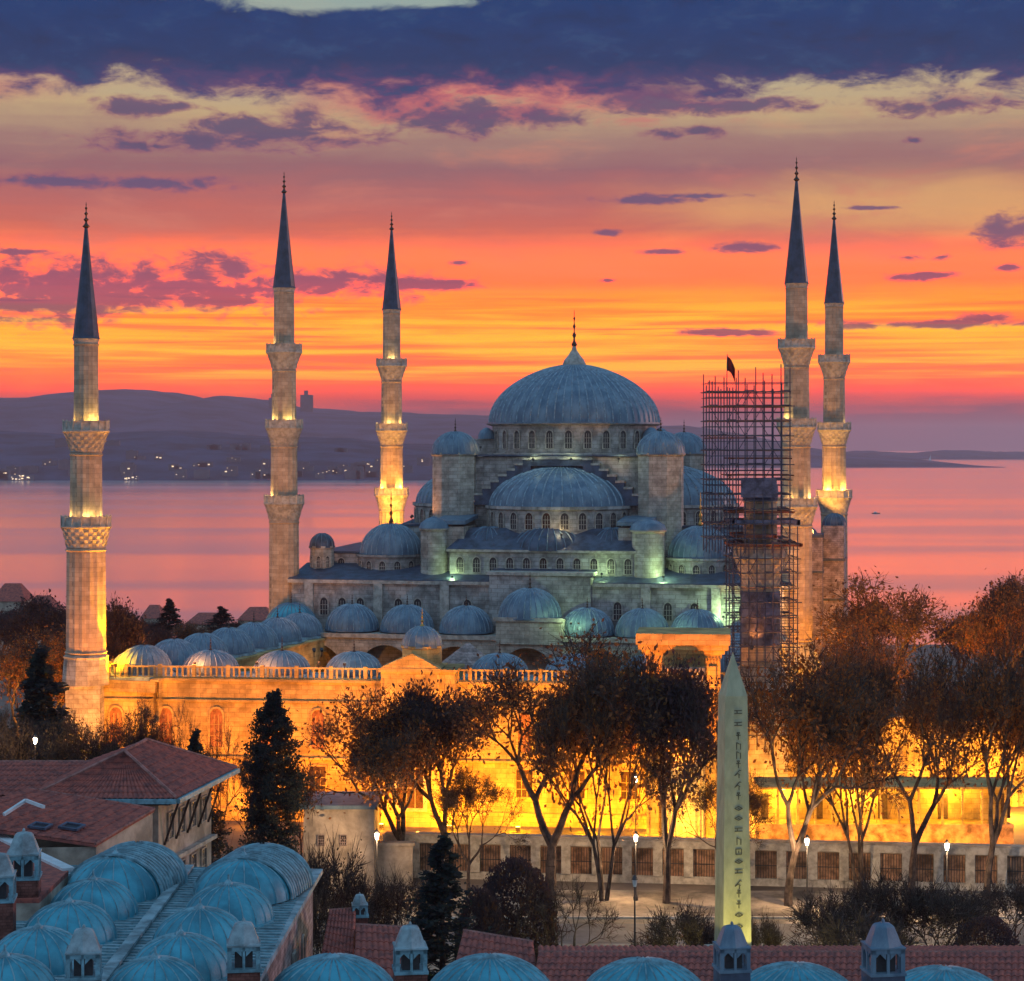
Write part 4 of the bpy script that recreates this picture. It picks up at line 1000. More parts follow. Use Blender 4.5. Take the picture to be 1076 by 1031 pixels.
def beam(loc, aim, pw_, col, spot, lab, base=None):
    """a projector on a short stand; base = height of the roof or ground it stands on"""
    x, y, z = loc
    if base is None: base = z-0.5
    root = thing('projector', (x, y, base), lab, 'floodlight', 'projectors aimed at the towers')
    d = (Vector(aim)-Vector((x, y, z))).normalized()
    q = MB(); q.tube(Vector((x, y, z))-d*0.3, Vector((x, y, z))+d*0.1, 0.16, 0.22, 8); q.build('housing', IRON, root)
    q = MB(); q.tube((x, y, base), (x, y, z-0.1), 0.05); q.build('stand', IRON, root)
    lamp(Vector((x, y, z))+d*0.35, pw_, col, 0.2, spot=spot, aim=aim, parent=root)
def RP(px, D, z): return Vector(((px-CX)/F*D, D, z))
beam(RP(338, 246, 51.0), P(298, 500, C2[1]), 13000, (1.0, 0.40, 0.16), 60, 'projector on the arcade roof aimed at the second minaret', 50.1)
beam(RP(330, 246, 51.0), P(299, 400, C2[1]), 12000, (1.0, 0.44, 0.2), 40, 'projector on the arcade roof aimed high at the second minaret', 50.1)
beam(RP(62, 205, 36.5), P(91, 520, C1[1]), 60000, (1.0, 0.30, 0.05), 60, 'projector on the ground aimed up the leftmost minaret', GZ)
beam(RP(130, 212, 36.5), P(95, 640, C1[1]), 22000, (1.0, 0.36, 0.05), 70, 'projector on the ground aimed at the foot of the leftmost minaret', GZ)
beam(RP(121.5, 223.7, 51.6), P(101, 560, 223.7), 30000, (1.0, 0.40, 0.0), 38, 'projector on the wall corner grazing up the right side of the leftmost minaret', 50.1)
beam(WP(29, -29.0, 52.0), P(838, 560, C4[1]), 3500, (1.0, 0.5, 0.22), 60, 'projector on the portico roof aimed at the grey minaret', 50.7)
beam(WP(31.5, 14.0, 61.6), P(877, 500, C5[1]), 20000, (1.0, 0.42, 0.06), 100, 'projector on the side roof aimed at the rightmost minaret', 60.4)
beam(WP(-30.5, 14.0, 62.0), P(412, 500, C3[1]), 26000, (1.0, 0.38, 0.03), 100, 'projector on the side roof aimed at the third minaret', 60.6)
beam(WP(-20.8, -11.0, 65.2), P(470, 500, 283), 3500, (1.0, 0.36, 0.08), 70, 'orange projector on the side roof aimed at the left weight tower', 64.3)
beam(WP(-32.5, -27.5, 51.6), P(340, 590, 280), 900, (1.0, 0.4, 0.12), 90, 'orange projector aimed at the little cupola by the second minaret', 50.7)
beam(RP(448, 205, 36.5), P(438, 690, 221), 16000, (1.0, 0.27, 0.012), 60, 'orange projector on the ground aimed at the gatehouse pediment', GZ)
beam(RP(700, 196, 40.0), P(716, 680, 205), 60000, (1.0, 0.23, 0.0), 70, 'orange projector behind the panelled wall aimed at the cornice of the tall portal', GZ)
beam(RP(790, 213.0, 54.5), P(800, 598, 216), 700, (1.0, 0.25, 0.03), 100, 'orange projector on the scaffolding below the half dismantled balcony', 55.6)
for px, D, pw_, lab in ((455, 200, 2600, 'added uplight behind the brown trees left of the tallest one'), (560, 198, 3000, 'added uplight behind the tallest brown tree'), (655, 197, 2600, 'added uplight behind the pale limbed tree'), (745, 197, 2200, 'added uplight behind the dark upright tree'),
                        (842, 196, 2600, 'added uplight behind the tree right of the obelisk'), (925, 197, 2600, 'added uplight behind the forked tree at right'), (990, 197, 2600, 'added uplight behind the third tree right of the obelisk'), (1050, 196, 2000, 'added uplight behind the tree at the right edge')):
    p_ = P(px, 0, D); fixture((p_.x, D, GZ), pw_, (1.0, 0.42, 0.02), lab, group='added uplights behind the row of trees')  # lamps added to backlight the crowns with gold
# obelisk is lit greenish yellow from its foot
for (dx, dy, s_) in ((-2.0, -5.5, 0), (2.8, -5.0, 1)):
    fixture((op.x+dx, op.y+dy, GZ), 2600, (0.95, 0.85, 0.20), 'greenish floodlight at the %s of the obelisk pedestal' % ('left' if s_ == 0 else 'right'), group='floodlights at the obelisk')

# ================================================================== TREES
def rnd_unit(rr):
    while True:
        a = Vector((rr.uniform(-1,1), rr.uniform(-1,1), rr.uniform(-1,1)))
        if 0.05 < a.length < 1: return a.normalized()
def grow(rr, mb, p, d, L, r, depth, ends, spread, lift, crook=0.16, nmin=2):
    segs = 3; q0 = Vector(p); dd = Vector(d)
    for i in range(segs):
        dd = (dd + rnd_unit(rr)*crook + Vector((0,0,lift))).normalized()
        q1 = q0 + dd*(L/segs); ra = r*(1-0.32*i/segs); rb = r*(1-0.32*(i+1)/segs)
        mb.tube(q0, q1, ra, rb, n=6 if r > 0.12 else (4 if r > 0.04 else 3), cap=False); q0 = q1
        if depth <= 3 or (depth == 4 and i > 0): ends.append((q0.copy(), dd.copy(), depth))
    if depth == 0: return
    k = nmin + (1 if rr.random() < 0.55 else 0)
    ax = dd.orthogonal().normalized(); ph = rr.uniform(0, 2*pi)
    for i in range(k):
        a = Matrix.Rotation(ph + 2*pi*i/k + rr.uniform(-.4,.4), 3, dd) @ ax
        sp_ = spread*rr.uniform(0.65, 1.3)
        nd = (dd*cos(sp_) + a*sin(sp_)).normalized()
        grow(rr, mb, q0, nd, L*rr.uniform(0.68, 0.9), r*0.68*rr.uniform(0.85,1.05), depth-1, ends, spread, lift, crook, nmin)
def leaf_quads(rr, ends, per, size, sig, flat=0.0):
    vs = []; fs = []
    for (p, d, dep) in ends:
        for _ in range(per):
            c = p + Vector((rr.gauss(0, sig), rr.gauss(0, sig), rr.gauss(0, sig*0.8)))
            a = rnd_unit(rr); b_ = a.cross(rnd_unit(rr)).normalized(); s = size*rr.uniform(0.5, 1.3)
            n = len(vs)
            vs += [c - a*s, c + b_*s*0.55, c + a*s, c - b_*s*0.55]; fs.append((n, n+1, n+2, n+3))
    mb = MB(); mb.v = [Vector(v_) for v_ in vs]; mb.f = fs; mb.mi = [0]*len(fs); return mb
PROT = {}
def mk_mesh(mb, name, m, smooth=None):
    me = bpy.data.meshes.new(name); me.from_pydata([tuple(p) for p in mb.v], [], mb.f); me.materials.append(m)
    if smooth: me.shade_smooth()
    me.update(); return me
def proto_tree(key, seed, H0, r0, L0, depth, spread, lift, per, size, sig, leaf, bark=BARK, crook=0.16, nmin=2, twigs=True, forks=1):
    rr = random.Random(seed); mb = MB(); ends = []
    if forks == 1: grow(rr, mb, (0,0,-0.3), (0,0,1), L0, r0, depth, ends, spread, lift, crook, nmin)
    else:
        for i in range(forks):
            a = 2*pi*i/forks + rr.uniform(-.5,.5); grow(rr, mb, (0.15*cos(a),0.15*sin(a),-0.3), (0.32*cos(a),0.32*sin(a),1), L0, r0, depth, ends, spread, lift, crook, nmin)
    lv = leaf_quads(rr, ends, per, size, sig)
    for (p, d, dep) in ends:         # fine twigs
        if twigs and dep <= 1:
            for _ in range(3):
                e = p + (d + rnd_unit(rr)*0.9).normalized()*rr.uniform(0.35, 0.9)
                mb.tube(p, e, 0.018, 0.008, n=3, cap=False)
    allv = mb.v
    hz_ = max(v_.z for v_ in allv); src = lv.v or allv; xs = sorted(v_.x for v_ in src); ys = sorted(v_.y for v_ in src); n_ = len(xs); wd = 0.5*(xs[int(n_*0.96)] - xs[int(n_*0.04)] + ys[int(n_*0.96)] - ys[int(n_*0.04)])
    PROT[key] = dict(trunk=mk_mesh(mb, 'trunk', bark), crown=mk_mesh(lv, 'crown', leaf) if per else None, H=hz_, W=wd)
def proto_conifer(key, seed, H, W, leaf, dens=9000, taper=0.9, shape='cone', size=0.16, gap=0.0):
    rr = random.Random(seed); mb = MB(); mb.tube((0,0,-0.3), (0,0,H*0.97), 0.22, 0.03, 7)
    ends = []; lv = MB(); vs = []; fs = []
    layers = int(H*2.6)
    for i in range(layers):
        t_ = i/layers; z = H*(0.1 + 0.88*t_)
        if shape == 'cone': rad = W/2*(1-t_)**taper
        elif shape == 'column': rad = W/2*min(1.0, 2.6*(1-t_))**0.7*min(1, 0.5+t_*3)
        else: rad = W/2*(1-t_)**0.8*(0.55+0.45*rr.random())
        rad *= rr.uniform(0.8, 1.12)
        nb = max(4, int(9*rad/W*2)+4)
        for k in range(nb):
            a = rr.uniform(0, 2*pi); r_ = rad*rr.uniform(0.7, 1.1)
            tip = Vector((r_*cos(a), r_*sin(a), z + (0.12 if shape != 'droop' else -0.12)*r_ + rr.uniform(-.15,.15)))
            root_ = Vector((0,0,z - 0.05*r_)); mb.tube(root_, tip, 0.035, 0.012, 3, cap=False)
            m_ = max(4, int(dens/(layers*nb)))
            for _ in range(m_):
                s_ = rr.uniform(0.25, 1.02)**0.7; c = root_.lerp(tip, s_) + Vector((rr.gauss(0,.16*rad*0.5+.07), rr.gauss(0,.16*rad*0.5+.07), rr.gauss(0,.11)))
                A = rnd_unit(rr); A.z *= 0.5; B = A.cross(rnd_unit(rr)).normalized(); s2 = size*rr.uniform(0.6,1.3); n = len(vs)
                vs += [c-A*s2, c+B*s2*.5, c+A*s2, c-B*s2*.5]; fs.append((n,n+1,n+2,n+3))
    lv.v = vs; lv.f = fs; lv.mi = [0]*len(fs)
    PROT[key] = dict(trunk=mk_mesh(mb, 'trunk', BARK), crown=mk_mesh(lv, 'crown', leaf), H=H, W=W)
def tree(key, px, ytop, ybase, wpx, D, label, name='bare_tree', cat='tree', group='trees around the square', rot=None, z=None):
    pr = PROT[key]
    gz = z if z is not None else ground_z((px-CX)/F*D, D)
    X = (px-CX)/F*D; ztop = CH - (ytop-HY)/F*D; H = ztop - gz; W = wpx/F*D
    root = thing(name, (X, D, gz), label, cat, group)
    root.rotation_euler = (0, 0, R.uniform(0, 6.28) if rot is None else rot)
    sc = (W/pr['W'], W/pr['W'], H/pr['H'])
    tr = bpy.data.objects.new('trunk', pr['trunk']); COL.objects.link(tr); tr.parent = root
    root.scale = sc
    if pr['crown']: cr = bpy.data.objects.new('crown', pr['crown']); COL.objects.link(cr); cr.parent = root
    return root
#            key  seed H0 r0    L0  depth spread lift per size sig leaf
proto_tree('plane',  11, 0, 0.30, 2.7, 6, 0.50, 0.05, 4, 0.13, 0.5, LEAF_A, BARK, nmin=2)
proto_tree('plane2', 23, 0, 0.28, 2.6, 6, 0.52, 0.06, 4, 0.13, 0.5, LEAF_O, BARK_L, nmin=2)
proto_tree('vtree',  31, 0, 0.17, 2.5, 5, 0.44, 0.08, 4, 0.14, 0.45, LEAF_A, BARK_L, forks=3, nmin=2)
proto_tree('dusky',  47, 0, 0.26, 2.4, 6, 0.50, 0.07, 5, 0.13, 0.5, LEAF_P, BARK, nmin=2)
proto_tree('sparse', 53, 0, 0.26, 3.0, 6, 0.48, 0.04, 2, 0.12, 0.4, LEAF_T, BARK, nmin=2, crook=0.22)
proto_tree('shrub',  61, 0, 0.07, 1.2, 4, 0.5, 0.03, 2, 0.07, 0.3, LEAF_T, BARK, forks=3, crook=0.2)
proto_tree('bare',   71, 0, 0.20, 2.6, 5, 0.5, 0.04, 0, 0.1, 0.3, LEAF_T, BARK, crook=0.28)
proto_conifer('cypress', 5, 12, 6.2, LEAF_G, 26000, 0.7, 'column', 0.14)
proto_conifer('fir', 6, 10, 5.0, LEAF_G, 8000, 0.95, 'cone', 0.16)
proto_conifer('cedar', 8, 11, 7.0, LEAF_G, 8000, 0.6, 'ragged', 0.15)
# round bush
rr = random.Random(9); lv = MB(); vs = []; fs = []
for _ in range(15000):
    u_ = rnd_unit(rr); 
    lump = 1 + 0.14*mnoise.noise(u_*2.6) + 0.05*mnoise.noise(u_*7)
    c = u_*(rr.uniform(0.80, 1.0)*lump); c.z = c.z*1.0 + 1.0
    if c.z < 0: continue
    A = rnd_unit(rr); B = A.cross(rnd_unit(rr)).normalized(); s2 = 0.035*rr.uniform(.6,1.3); n = len(vs)
    vs += [c-A*s2, c+B*s2*.6, c+A*s2, c-B*s2*.6]; fs.append((n,n+1,n+2,n+3))
lv.v = vs; lv.f = fs; lv.mi = [0]*len(fs); mb = MB(); mb.tube((0,0,-0.1), (0,0,1.2), 0.08, 0.05)
for k in range(8): mb.tube((0,0,0.3), (0.6*cos(k*.8), 0.6*sin(k*.8), 1.2), 0.05, 0.02, 4)
PROT['bush'] = dict(trunk=mk_mesh(mb, 'trunk', BARK), crown=mk_mesh(lv, 'crown', LEAF_P), H=2.05, W=2.05)

# -- row in front of the courtyard wall
tree('plane2', 430, 712, 0, 118, 192, 'broad brown tree in front of the orange gatehouse')
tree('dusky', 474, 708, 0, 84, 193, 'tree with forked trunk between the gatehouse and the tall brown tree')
tree('plane', 578, 655, 0, 176, 184, 'tallest brown leafy tree, left of centre, before the glowing wall')
tree('vtree', 634, 668, 0, 112, 184, 'tree with pale spreading limbs just right of the tallest brown tree')
tree('dusky', 700, 682, 0, 92, 183, 'dark narrow tree between the tall portal and the pale limbed tree')
tree('plane2', 828, 655, 0, 130, 182, 'rounded brown tree immediately right of the obelisk')
tree('vtree', 902, 672, 0, 92, 188, 'brown tree with forked trunk behind the lit arcade street lamp')
tree('plane', 958, 664, 0, 124, 186, 'wide brown tree third right of the obelisk')
tree('plane2', 1036, 640, 0, 104, 184, 'large tree against the right edge, front row')
tree('plane', 952, 598, 0, 128, 262, 'tall pinkish brown tree rising behind the others at right', z=38)
tree('plane2', 1052, 596, 0, 84, 250, 'tall dark tree rising at the right edge behind', z=38)
tree('plane2', 905, 648, 0, 78, 232, 'middling tree between the rightmost minaret and the tall rear tree', z=36)
tree('sparse', 1000, 690, 0, 90, 205, 'thin twiggy tree right of the arcade')
tree('sparse', 492, 800, 0, 70, 188, 'thin bare tree low before the yellow wall')
tree('sparse', 765, 800, 0, 80, 190, 'thin bare tree directly behind the obelisk')
tree('cypress', 287, 722, 0, 68, 182, 'dense dark cypress standing before the orange wall', name='cypress', cat='tree')
tree('fir', 206, 764, 0, 80, 190, 'small dark pointed fir before the orange wall left of the cypress', name='fir_tree')
tree('fir', 44, 676, 0, 150, 205, 'dark fir tree at the far left before the orange glow', name='fir_tree')
# -- left side trees
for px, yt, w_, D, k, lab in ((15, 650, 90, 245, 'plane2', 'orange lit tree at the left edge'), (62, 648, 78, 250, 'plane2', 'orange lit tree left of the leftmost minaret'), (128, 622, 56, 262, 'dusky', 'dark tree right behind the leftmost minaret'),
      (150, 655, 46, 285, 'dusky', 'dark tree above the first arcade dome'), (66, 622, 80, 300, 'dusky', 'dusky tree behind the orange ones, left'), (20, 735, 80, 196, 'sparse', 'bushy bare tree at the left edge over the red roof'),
      (68, 738, 66, 192, 'sparse', 'grey bushy tree left of the minaret foot'), (102, 745, 58, 198, 'sparse', 'bare tree right at the minaret foot'), (138, 722, 52, 194, 'sparse', 'bare grey tree right of the minaret foot'),
      (166, 742, 44, 197, 'bare', 'leafless tree before the orange wall'), (186, 728, 46, 193, 'bare', 'leafless tree with crooked arms before the orange wall'), (232, 748, 46, 196, 'bare', 'leafless tree left of the cypress'),
      (262, 770, 40, 192, 'sparse', 'low bare tree touching the cypress'), (322, 800, 50, 190, 'sparse', 'thin shrubby tree between the cypress and the guardhouse')):
    tree(k, px, yt, 0, w_, D, lab)
# -- skyline trees by the shore, left
for px, yt, w_, D, k, nm in ((178, 628, 60, 420, 'fir', 'fir_tree'), (232, 636, 80, 430, 'cedar', 'cedar_tree'), (205, 650, 36, 400, 'plane2', 'bare_tree'), (260, 652, 40, 400, 'dusky', 'bare_tree'), (160, 650, 30, 420, 'dusky', 'bare_tree'),
      (285, 655, 30, 420, 'dusky', 'bare_tree'), (0, 640, 50, 420, 'dusky', 'bare_tree'), (35, 634, 46, 430, 'plane2', 'bare_tree'), (112, 640, 40, 400, 'dusky', 'bare_tree')):
    tree(k, px, yt, 0, w_, D, {178: 'pointed fir on the skyline above the arcade domes', 232: 'spreading cedar on the skyline before the water', 205: 'bare tree on the skyline between the fir and the cedar', 260: 'rounded tree on the skyline right of the cedar',
        160: 'small dark tree on the skyline left of the fir', 285: 'small tree on the skyline next to the second minaret', 0: 'dark tree on the skyline at the left edge', 35: 'dark tree on the skyline left of the leftmost minaret', 112: 'dark tree on the skyline touching the leftmost minaret'}[px], name=nm, group='trees on the skyline')
# -- skyline trees, right of the mosque
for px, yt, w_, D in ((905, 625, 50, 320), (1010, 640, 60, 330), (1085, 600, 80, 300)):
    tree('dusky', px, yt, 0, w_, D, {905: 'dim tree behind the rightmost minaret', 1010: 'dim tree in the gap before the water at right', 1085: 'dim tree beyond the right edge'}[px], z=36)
# -- shrubs and bushes in the square
for px, yt, w_, D, k, nm, lab in ((345, 868, 84, 150, 'shrub', 'shrub', 'twiggy brown shrub between the lead roof corner and the small turret'), (322, 905, 60, 142, 'shrub', 'shrub', 'low twiggy shrub beside the lead roof corner'),
      (465, 872, 190, 132, 'cedar', 'cedar_tree', 'ragged dark cedar in front of the square'), (543, 898, 88, 150, 'bush', 'bush', 'big round dark bush beside the ragged cedar'), (505, 930, 60, 146, 'bush', 'bush', 'lower rounded bush touching the big round one'),
      (590, 915, 90, 148, 'bare', 'bare_tree', 'bare crooked tree right of the round bush'), (558, 930, 60, 150, 'bare', 'bare_tree', 'bare crooked tree in front of the round bush'),
      (712, 940, 80, 150, 'shrub', 'shrub', 'twiggy shrub left of the obelisk foot'), (880, 925, 80, 156, 'shrub', 'shrub', 'twiggy shrub between the obelisk and the right chimney'), (935, 905, 90, 160, 'shrub', 'shrub', 'tall twiggy shrub above the right chimney'),
      (985, 915, 90, 158, 'shrub', 'shrub', 'twiggy shrub below the rightmost street lamp'), (900, 950, 110, 150, 'shrub', 'shrub', 'wide low shrub before the paving at right'), (800, 950, 40, 150, 'shrub', 'shrub', 'small shrub right of the obelisk foot'),
      (1036, 962, 80, 148, 'bush', 'bush', 'dark clipped bush in the lower right corner'), (1060, 915, 70, 165, 'shrub', 'shrub', 'twiggy shrub at the right edge'), (420, 905, 60, 160, 'shrub', 'shrub', 'twiggy shrub left of the ragged cedar'), (380, 915, 60, 165, 'shrub', 'shrub', 'twiggy shrub before the guardhouse'),(240, 872, 60, 150, 'shrub', 'shrub', 'twiggy shrub behind the red roofed house')):
    tree(k, px, yt, 0, w_, D, lab, name=nm, cat='shrub' if nm in ('shrub', 'bush') else 'tree', group='shrubs of the square' if nm in ('shrub', 'bush') else None)

# lawn: many blades
rr = random.Random(5); vs = []; fs = []
for (xa, xb, ya, yb, N) in ((8.5, 12.5, 153, 163, 5000), (-8, 8, 150, 158, 6000), (22, 42, 150, 160, 6000)):
    for _ in range(N):
        x = rr.uniform(xa, xb); y = rr.uniform(ya, yb); h_ = rr.uniform(0.12, 0.3); n = len(vs); a = rr.uniform(0, pi)
        vs += [(x-0.12*cos(a), y-0.12*sin(a), GZ), (x+0.12*cos(a), y+0.12*sin(a), GZ), (x+rr.uniform(-.1,.1), y+rr.uniform(-.1,.1), GZ+h_)]; fs.append((n,n+1,n+2))
mb = MB(); mb.add(vs, fs); tag(mb.build('lawn', PLANT_G), 'patchy green lawn between the paths and the shrubs', 'grass', kind='stuff')

# ================================================================== FOREGROUND
def tile_roof(parent, quads, name='roof', ncol=None, t=0.18):
    """clay roof: rows of half-round tiles running down each quad (a,b = eave, c,d = ridge)"""
    mb = MB()
    for (a, b_, c, d) in quads:
        a, b_, c, d = map(Vector, (a, b_, c, d)); Wd = max((b_-a).length, (c-d).length); n = max(4, int(Wd/0.34)); m_ = max(2, int(((d-a).length+(c-b_).length)/2/0.8))
        nrm = (b_-a).cross(d-a).normalized(); 
        if nrm.z < 0: nrm = -nrm
        N = n*4; vs = []
        for j in range(m_*2):
            tj = ((j+1)//2)/m_; lift_ = 0.045 if j % 2 == 0 else 0.0
            for i in range(N+1):
                s_ = i/N; base = a.lerp(b_, s_).lerp(d.lerp(c, s_), tj)
                hh = (0.0, 0.07, 0.10, 0.07)[i % 4]
                vs.append(base + nrm*(hh + lift_))
        fs = [(j*(N+1)+i, j*(N+1)+i+1, (j+1)*(N+1)+i+1, (j+1)*(N+1)+i) for j in range(m_*2-1) for i in range(N)]
        mb.add(vs, fs); mb.slab([a - nrm*0.02, b_ - nrm*0.02, c - nrm*0.02, d - nrm*0.02] if (b_-a).cross(d-a).z > 0 else [d - nrm*0.02, c - nrm*0.02, b_ - nrm*0.02, a - nrm*0.02], t)
    return mb.build(name, TILE, parent)
# -- red roofed house, left
h1 = thing('tiled_house', (-25.5, 142, GZ), 'beige house with hipped red tile roof and wide eaves, left', 'house', None)
A_ = Vector((-21.8, 136, 52.0)); B_ = Vector((-19.6, 149, 52.0)); C_ = Vector((-31.5, 149, 52.0)); D_ = Vector((-31.5, 136, 52.0)); R1 = Vector((-26.0, 140.5, 54.4)); R2_ = Vector((-25.2, 144.5, 54.6))
rf = tile_roof(h1, [(A_, B_, R2_, R1), (D_, A_, R1, R1), (C_, D_, R1, R2_), (B_, C_, R2_, R2_)])
q = MB()
for a, b_ in ((R1, A_), (R1, R2_), (R2_, B_), (R1, D_)): q.tube(a+Vector((0,0,.1)), b_+Vector((0,0,.1)), 0.13, n=6)
q.build('ridge_tiles', TILE_C, rf)
q = MB()
for a, b_ in ((A_, B_), (D_, A_)):
    d_ = (b_-a).normalized(); nn = Vector((d_.y, -d_.x, 0)); 
    q.slab([a+nn*0.25+Vector((0,0,.03)), b_+nn*0.25+Vector((0,0,.03)), b_-nn*0.1+Vector((0,0,.03)), a-nn*0.1+Vector((0,0,.03))], 0.3)
q.build('gutter', TEAL_L, rf)
q = MB(); wallpts = [(-30.8, 137.4), (-23.2, 137.4), (-21.2, 147.6), (-30.8, 147.6)]; q.prism(wallpts, GZ, 51.7)
q.build('wall', PLASTER, h1)
q = MB(); q.prism([(-31.2, 136.6), (-22.3, 136.6), (-20.2, 148.4), (-31.2, 148.4)], 51.5, 51.72); q.build('soffit', WOOD, h1)
ux = Vector((-21.2+23.2, 147.6-137.4, 0)).normalized(); ang = atan2(ux.y, ux.x)
for s_ in (1.0, 3.2, 5.4, 7.6, 9.6):     # diagonal struts
    p0 = Vector((-23.2, 137.4, 0)) + ux*s_; nn = Vector((ux.y, -ux.x, 0))
    q = MB(); q.tube(p0 + Vector((0,0,48.6)) + nn*0.05, p0 + nn*1.0 + Vector((0,0,51.4)), 0.1, n=4); q.build('strut', WOOD, h1)
for s_ in (2.1, 4.3, 6.5, 8.6):
    p0 = Vector((-23.2, 137.4, 0)) + ux*s_; window(h1, None, (p0.x, p0.y, 48.8), ang-pi/2, 0.9, 1.7, arched=False, frm=PLASTER)
    window(h1, None, (p0.x, p0.y, 45.2), ang-pi/2, 0.9, 1.7, arched=False, frm=PLASTER)
for xx in (-24.6, -26.6): window(h1, None, (xx, 137.39, 48.6), -pi/2, 1.0, 1.8, arched=False, frm=PLASTER)
q = MB(); e0 = Vector((-23.2,137.4,47.6)); nn = Vector((ux.y,-ux.x,0)); e1 = e0+ux*10.4; q.slab([e0+nn*.45, e1+nn*.45, e1, e0], 0.25); q.build('string_course', TRIM, h1)
# -- long wing behind it
h2 = thing('tiled_wing', (-40, 145, GZ), 'long low red roofed wing behind the hipped roof at the left edge', 'house')
a, b_ = Vector((-46, 139.5, 51.6)), Vector((-31.0, 139.5, 51.6)); c, d = Vector((-29.0, 145.5, 53.0)), Vector((-46, 145.5, 53.0))
rf = tile_roof(h2, [(a, b_, c, d), (Vector((-29, 151, 51.6)), Vector((-46, 151, 51.6)), d, c)]); q = MB(); q.tube(d, c, 0.13); q.build('ridge_tiles', TILE_C, rf)
q = MB(); q.box(-46, -31.9, 140.2, 150, GZ, 51.5); q.build('wall', PLASTER, h2)
# -- nearer lean-to roof with skylights
h3 = thing('lean_to_house', (-31, 130, GZ), 'low house with sloping red tile roof, white skylights and cream gable', 'house')
e0 = P(100, 887, 127.6); e1 = P(162, 850, 134.6); r1 = P(30, 829, 135.8); r0 = P(-70, 862, 129.0)
e0.z -= 0; rf = tile_roof(h3, [(e0, e1, r1, r0)])
q = MB(); q.tube(e0, e1, 0.1, n=6); q.tube(e1, r1, 0.12, n=6); q.build('ridge_tiles', TILE_C, rf)
q = MB(); q.add([tuple(e0+Vector((0.0,0.3,-.22))), tuple(e1+Vector((-.1,0,-.22))), (e1.x-.1, e1.y, GZ), (e0.x, e0.y+.3, GZ), tuple(e0+Vector((-14,0.3,-.42))), tuple(e1+Vector((-14,0,-.22))), (e1.x-14, e1.y, GZ), (e0.x-14, e0.y+.3, GZ)],
    [(0,3,2,1),(4,5,6,7),(0,4,7,3),(1,2,6,5)]); q.build('wall', PLASTER, h3)
dn = (e0-r0).normalized()
nr = (e1-e0).cross(r0-e0).normalized(); nr = nr if nr.z > 0 else -nr
for (s_, t_, w_, l_) in ((0.22, 0.24, 0.9, 1.1), (0.13, 0.40, 0.8, 1.0)):
    o_ = e0.lerp(e1, s_).lerp(r0.lerp(r1, s_), t_) + nr*0.2; ax = (e1-e0).normalized(); ay = (r0.lerp(r1, s_) - e0.lerp(e1, s_)).normalized()
    q = MB()
    def rect(o2, a1, a2, hh, mi): q.add([tuple(o2-ax*a1/2-ay*a2/2), tuple(o2+ax*a1/2-ay*a2/2), tuple(o2+ax*a1/2+ay*a2/2), tuple(o2-ax*a1/2+ay*a2/2)] + [tuple(x_+nr*hh) for x_ in (o2-ax*a1/2-ay*a2/2, o2+ax*a1/2-ay*a2/2, o2+ax*a1/2+ay*a2/2, o2-ax*a1/2+ay*a2/2)], [(4,5,6,7),(0,1,5,4),(1,2,6,5),(2,3,7,6),(3,0,4,7)], mi)
    for (da, dl, aw, al) in ((-w_/2, 0, .16, l_), (w_/2, 0, .16, l_), (0, -l_/2, w_+.16, .16), (0, l_/2, w_+.16, .16)): rect(o_+ax*da+ay*dl, aw, al, 0.14, 0)
    rect(o_, w_-0.1, l_-0.1, 0.05, 1)
    q.build('skylight', [LEAD_D, GLASS], rf)
# lower flat parts with bright coping at the left edge
h4 = thing('low_annex', (-30, 124, GZ), 'low annex with white coping between the brick chimneys and the tiled roof', 'house')
p1, p2 = G(72, 912, 50.9), G(-6, 875, 50.9)
q = MB(); q.prism([(p1.x, p1.y), (p2.x, p2.y), (-36, p2.y), (-36, 112), (p1.x, 112)], GZ, 50.5); q.build('wall', PLASTER, h4)
q = MB(); q.prism([(p1.x, p1.y), (p2.x, p2.y), (-36, p2.y), (-36, 112), (p1.x, 112)], 50.5, 50.75); rf4 = q.build('roof', TILE, h4)
q = MB(); dd_ = (p1-p2).normalized(); nn_ = Vector((dd_.y, -dd_.x, 0))*0.35
q.slab([p1+nn_, p1-nn_, p2-nn_, p2+nn_], 0.25); q.build('coping', WHITE, rf4)
q = MB(); a_, b2_, c_ = G(4, 856, 52.3), G(27, 841, 52.9), G(46, 848, 52.8)
q.tube(a_, b2_, 0.13, n=4); q.tube(b2_, c_, 0.13, n=4); q.build('flashing', WHITE, rf4)

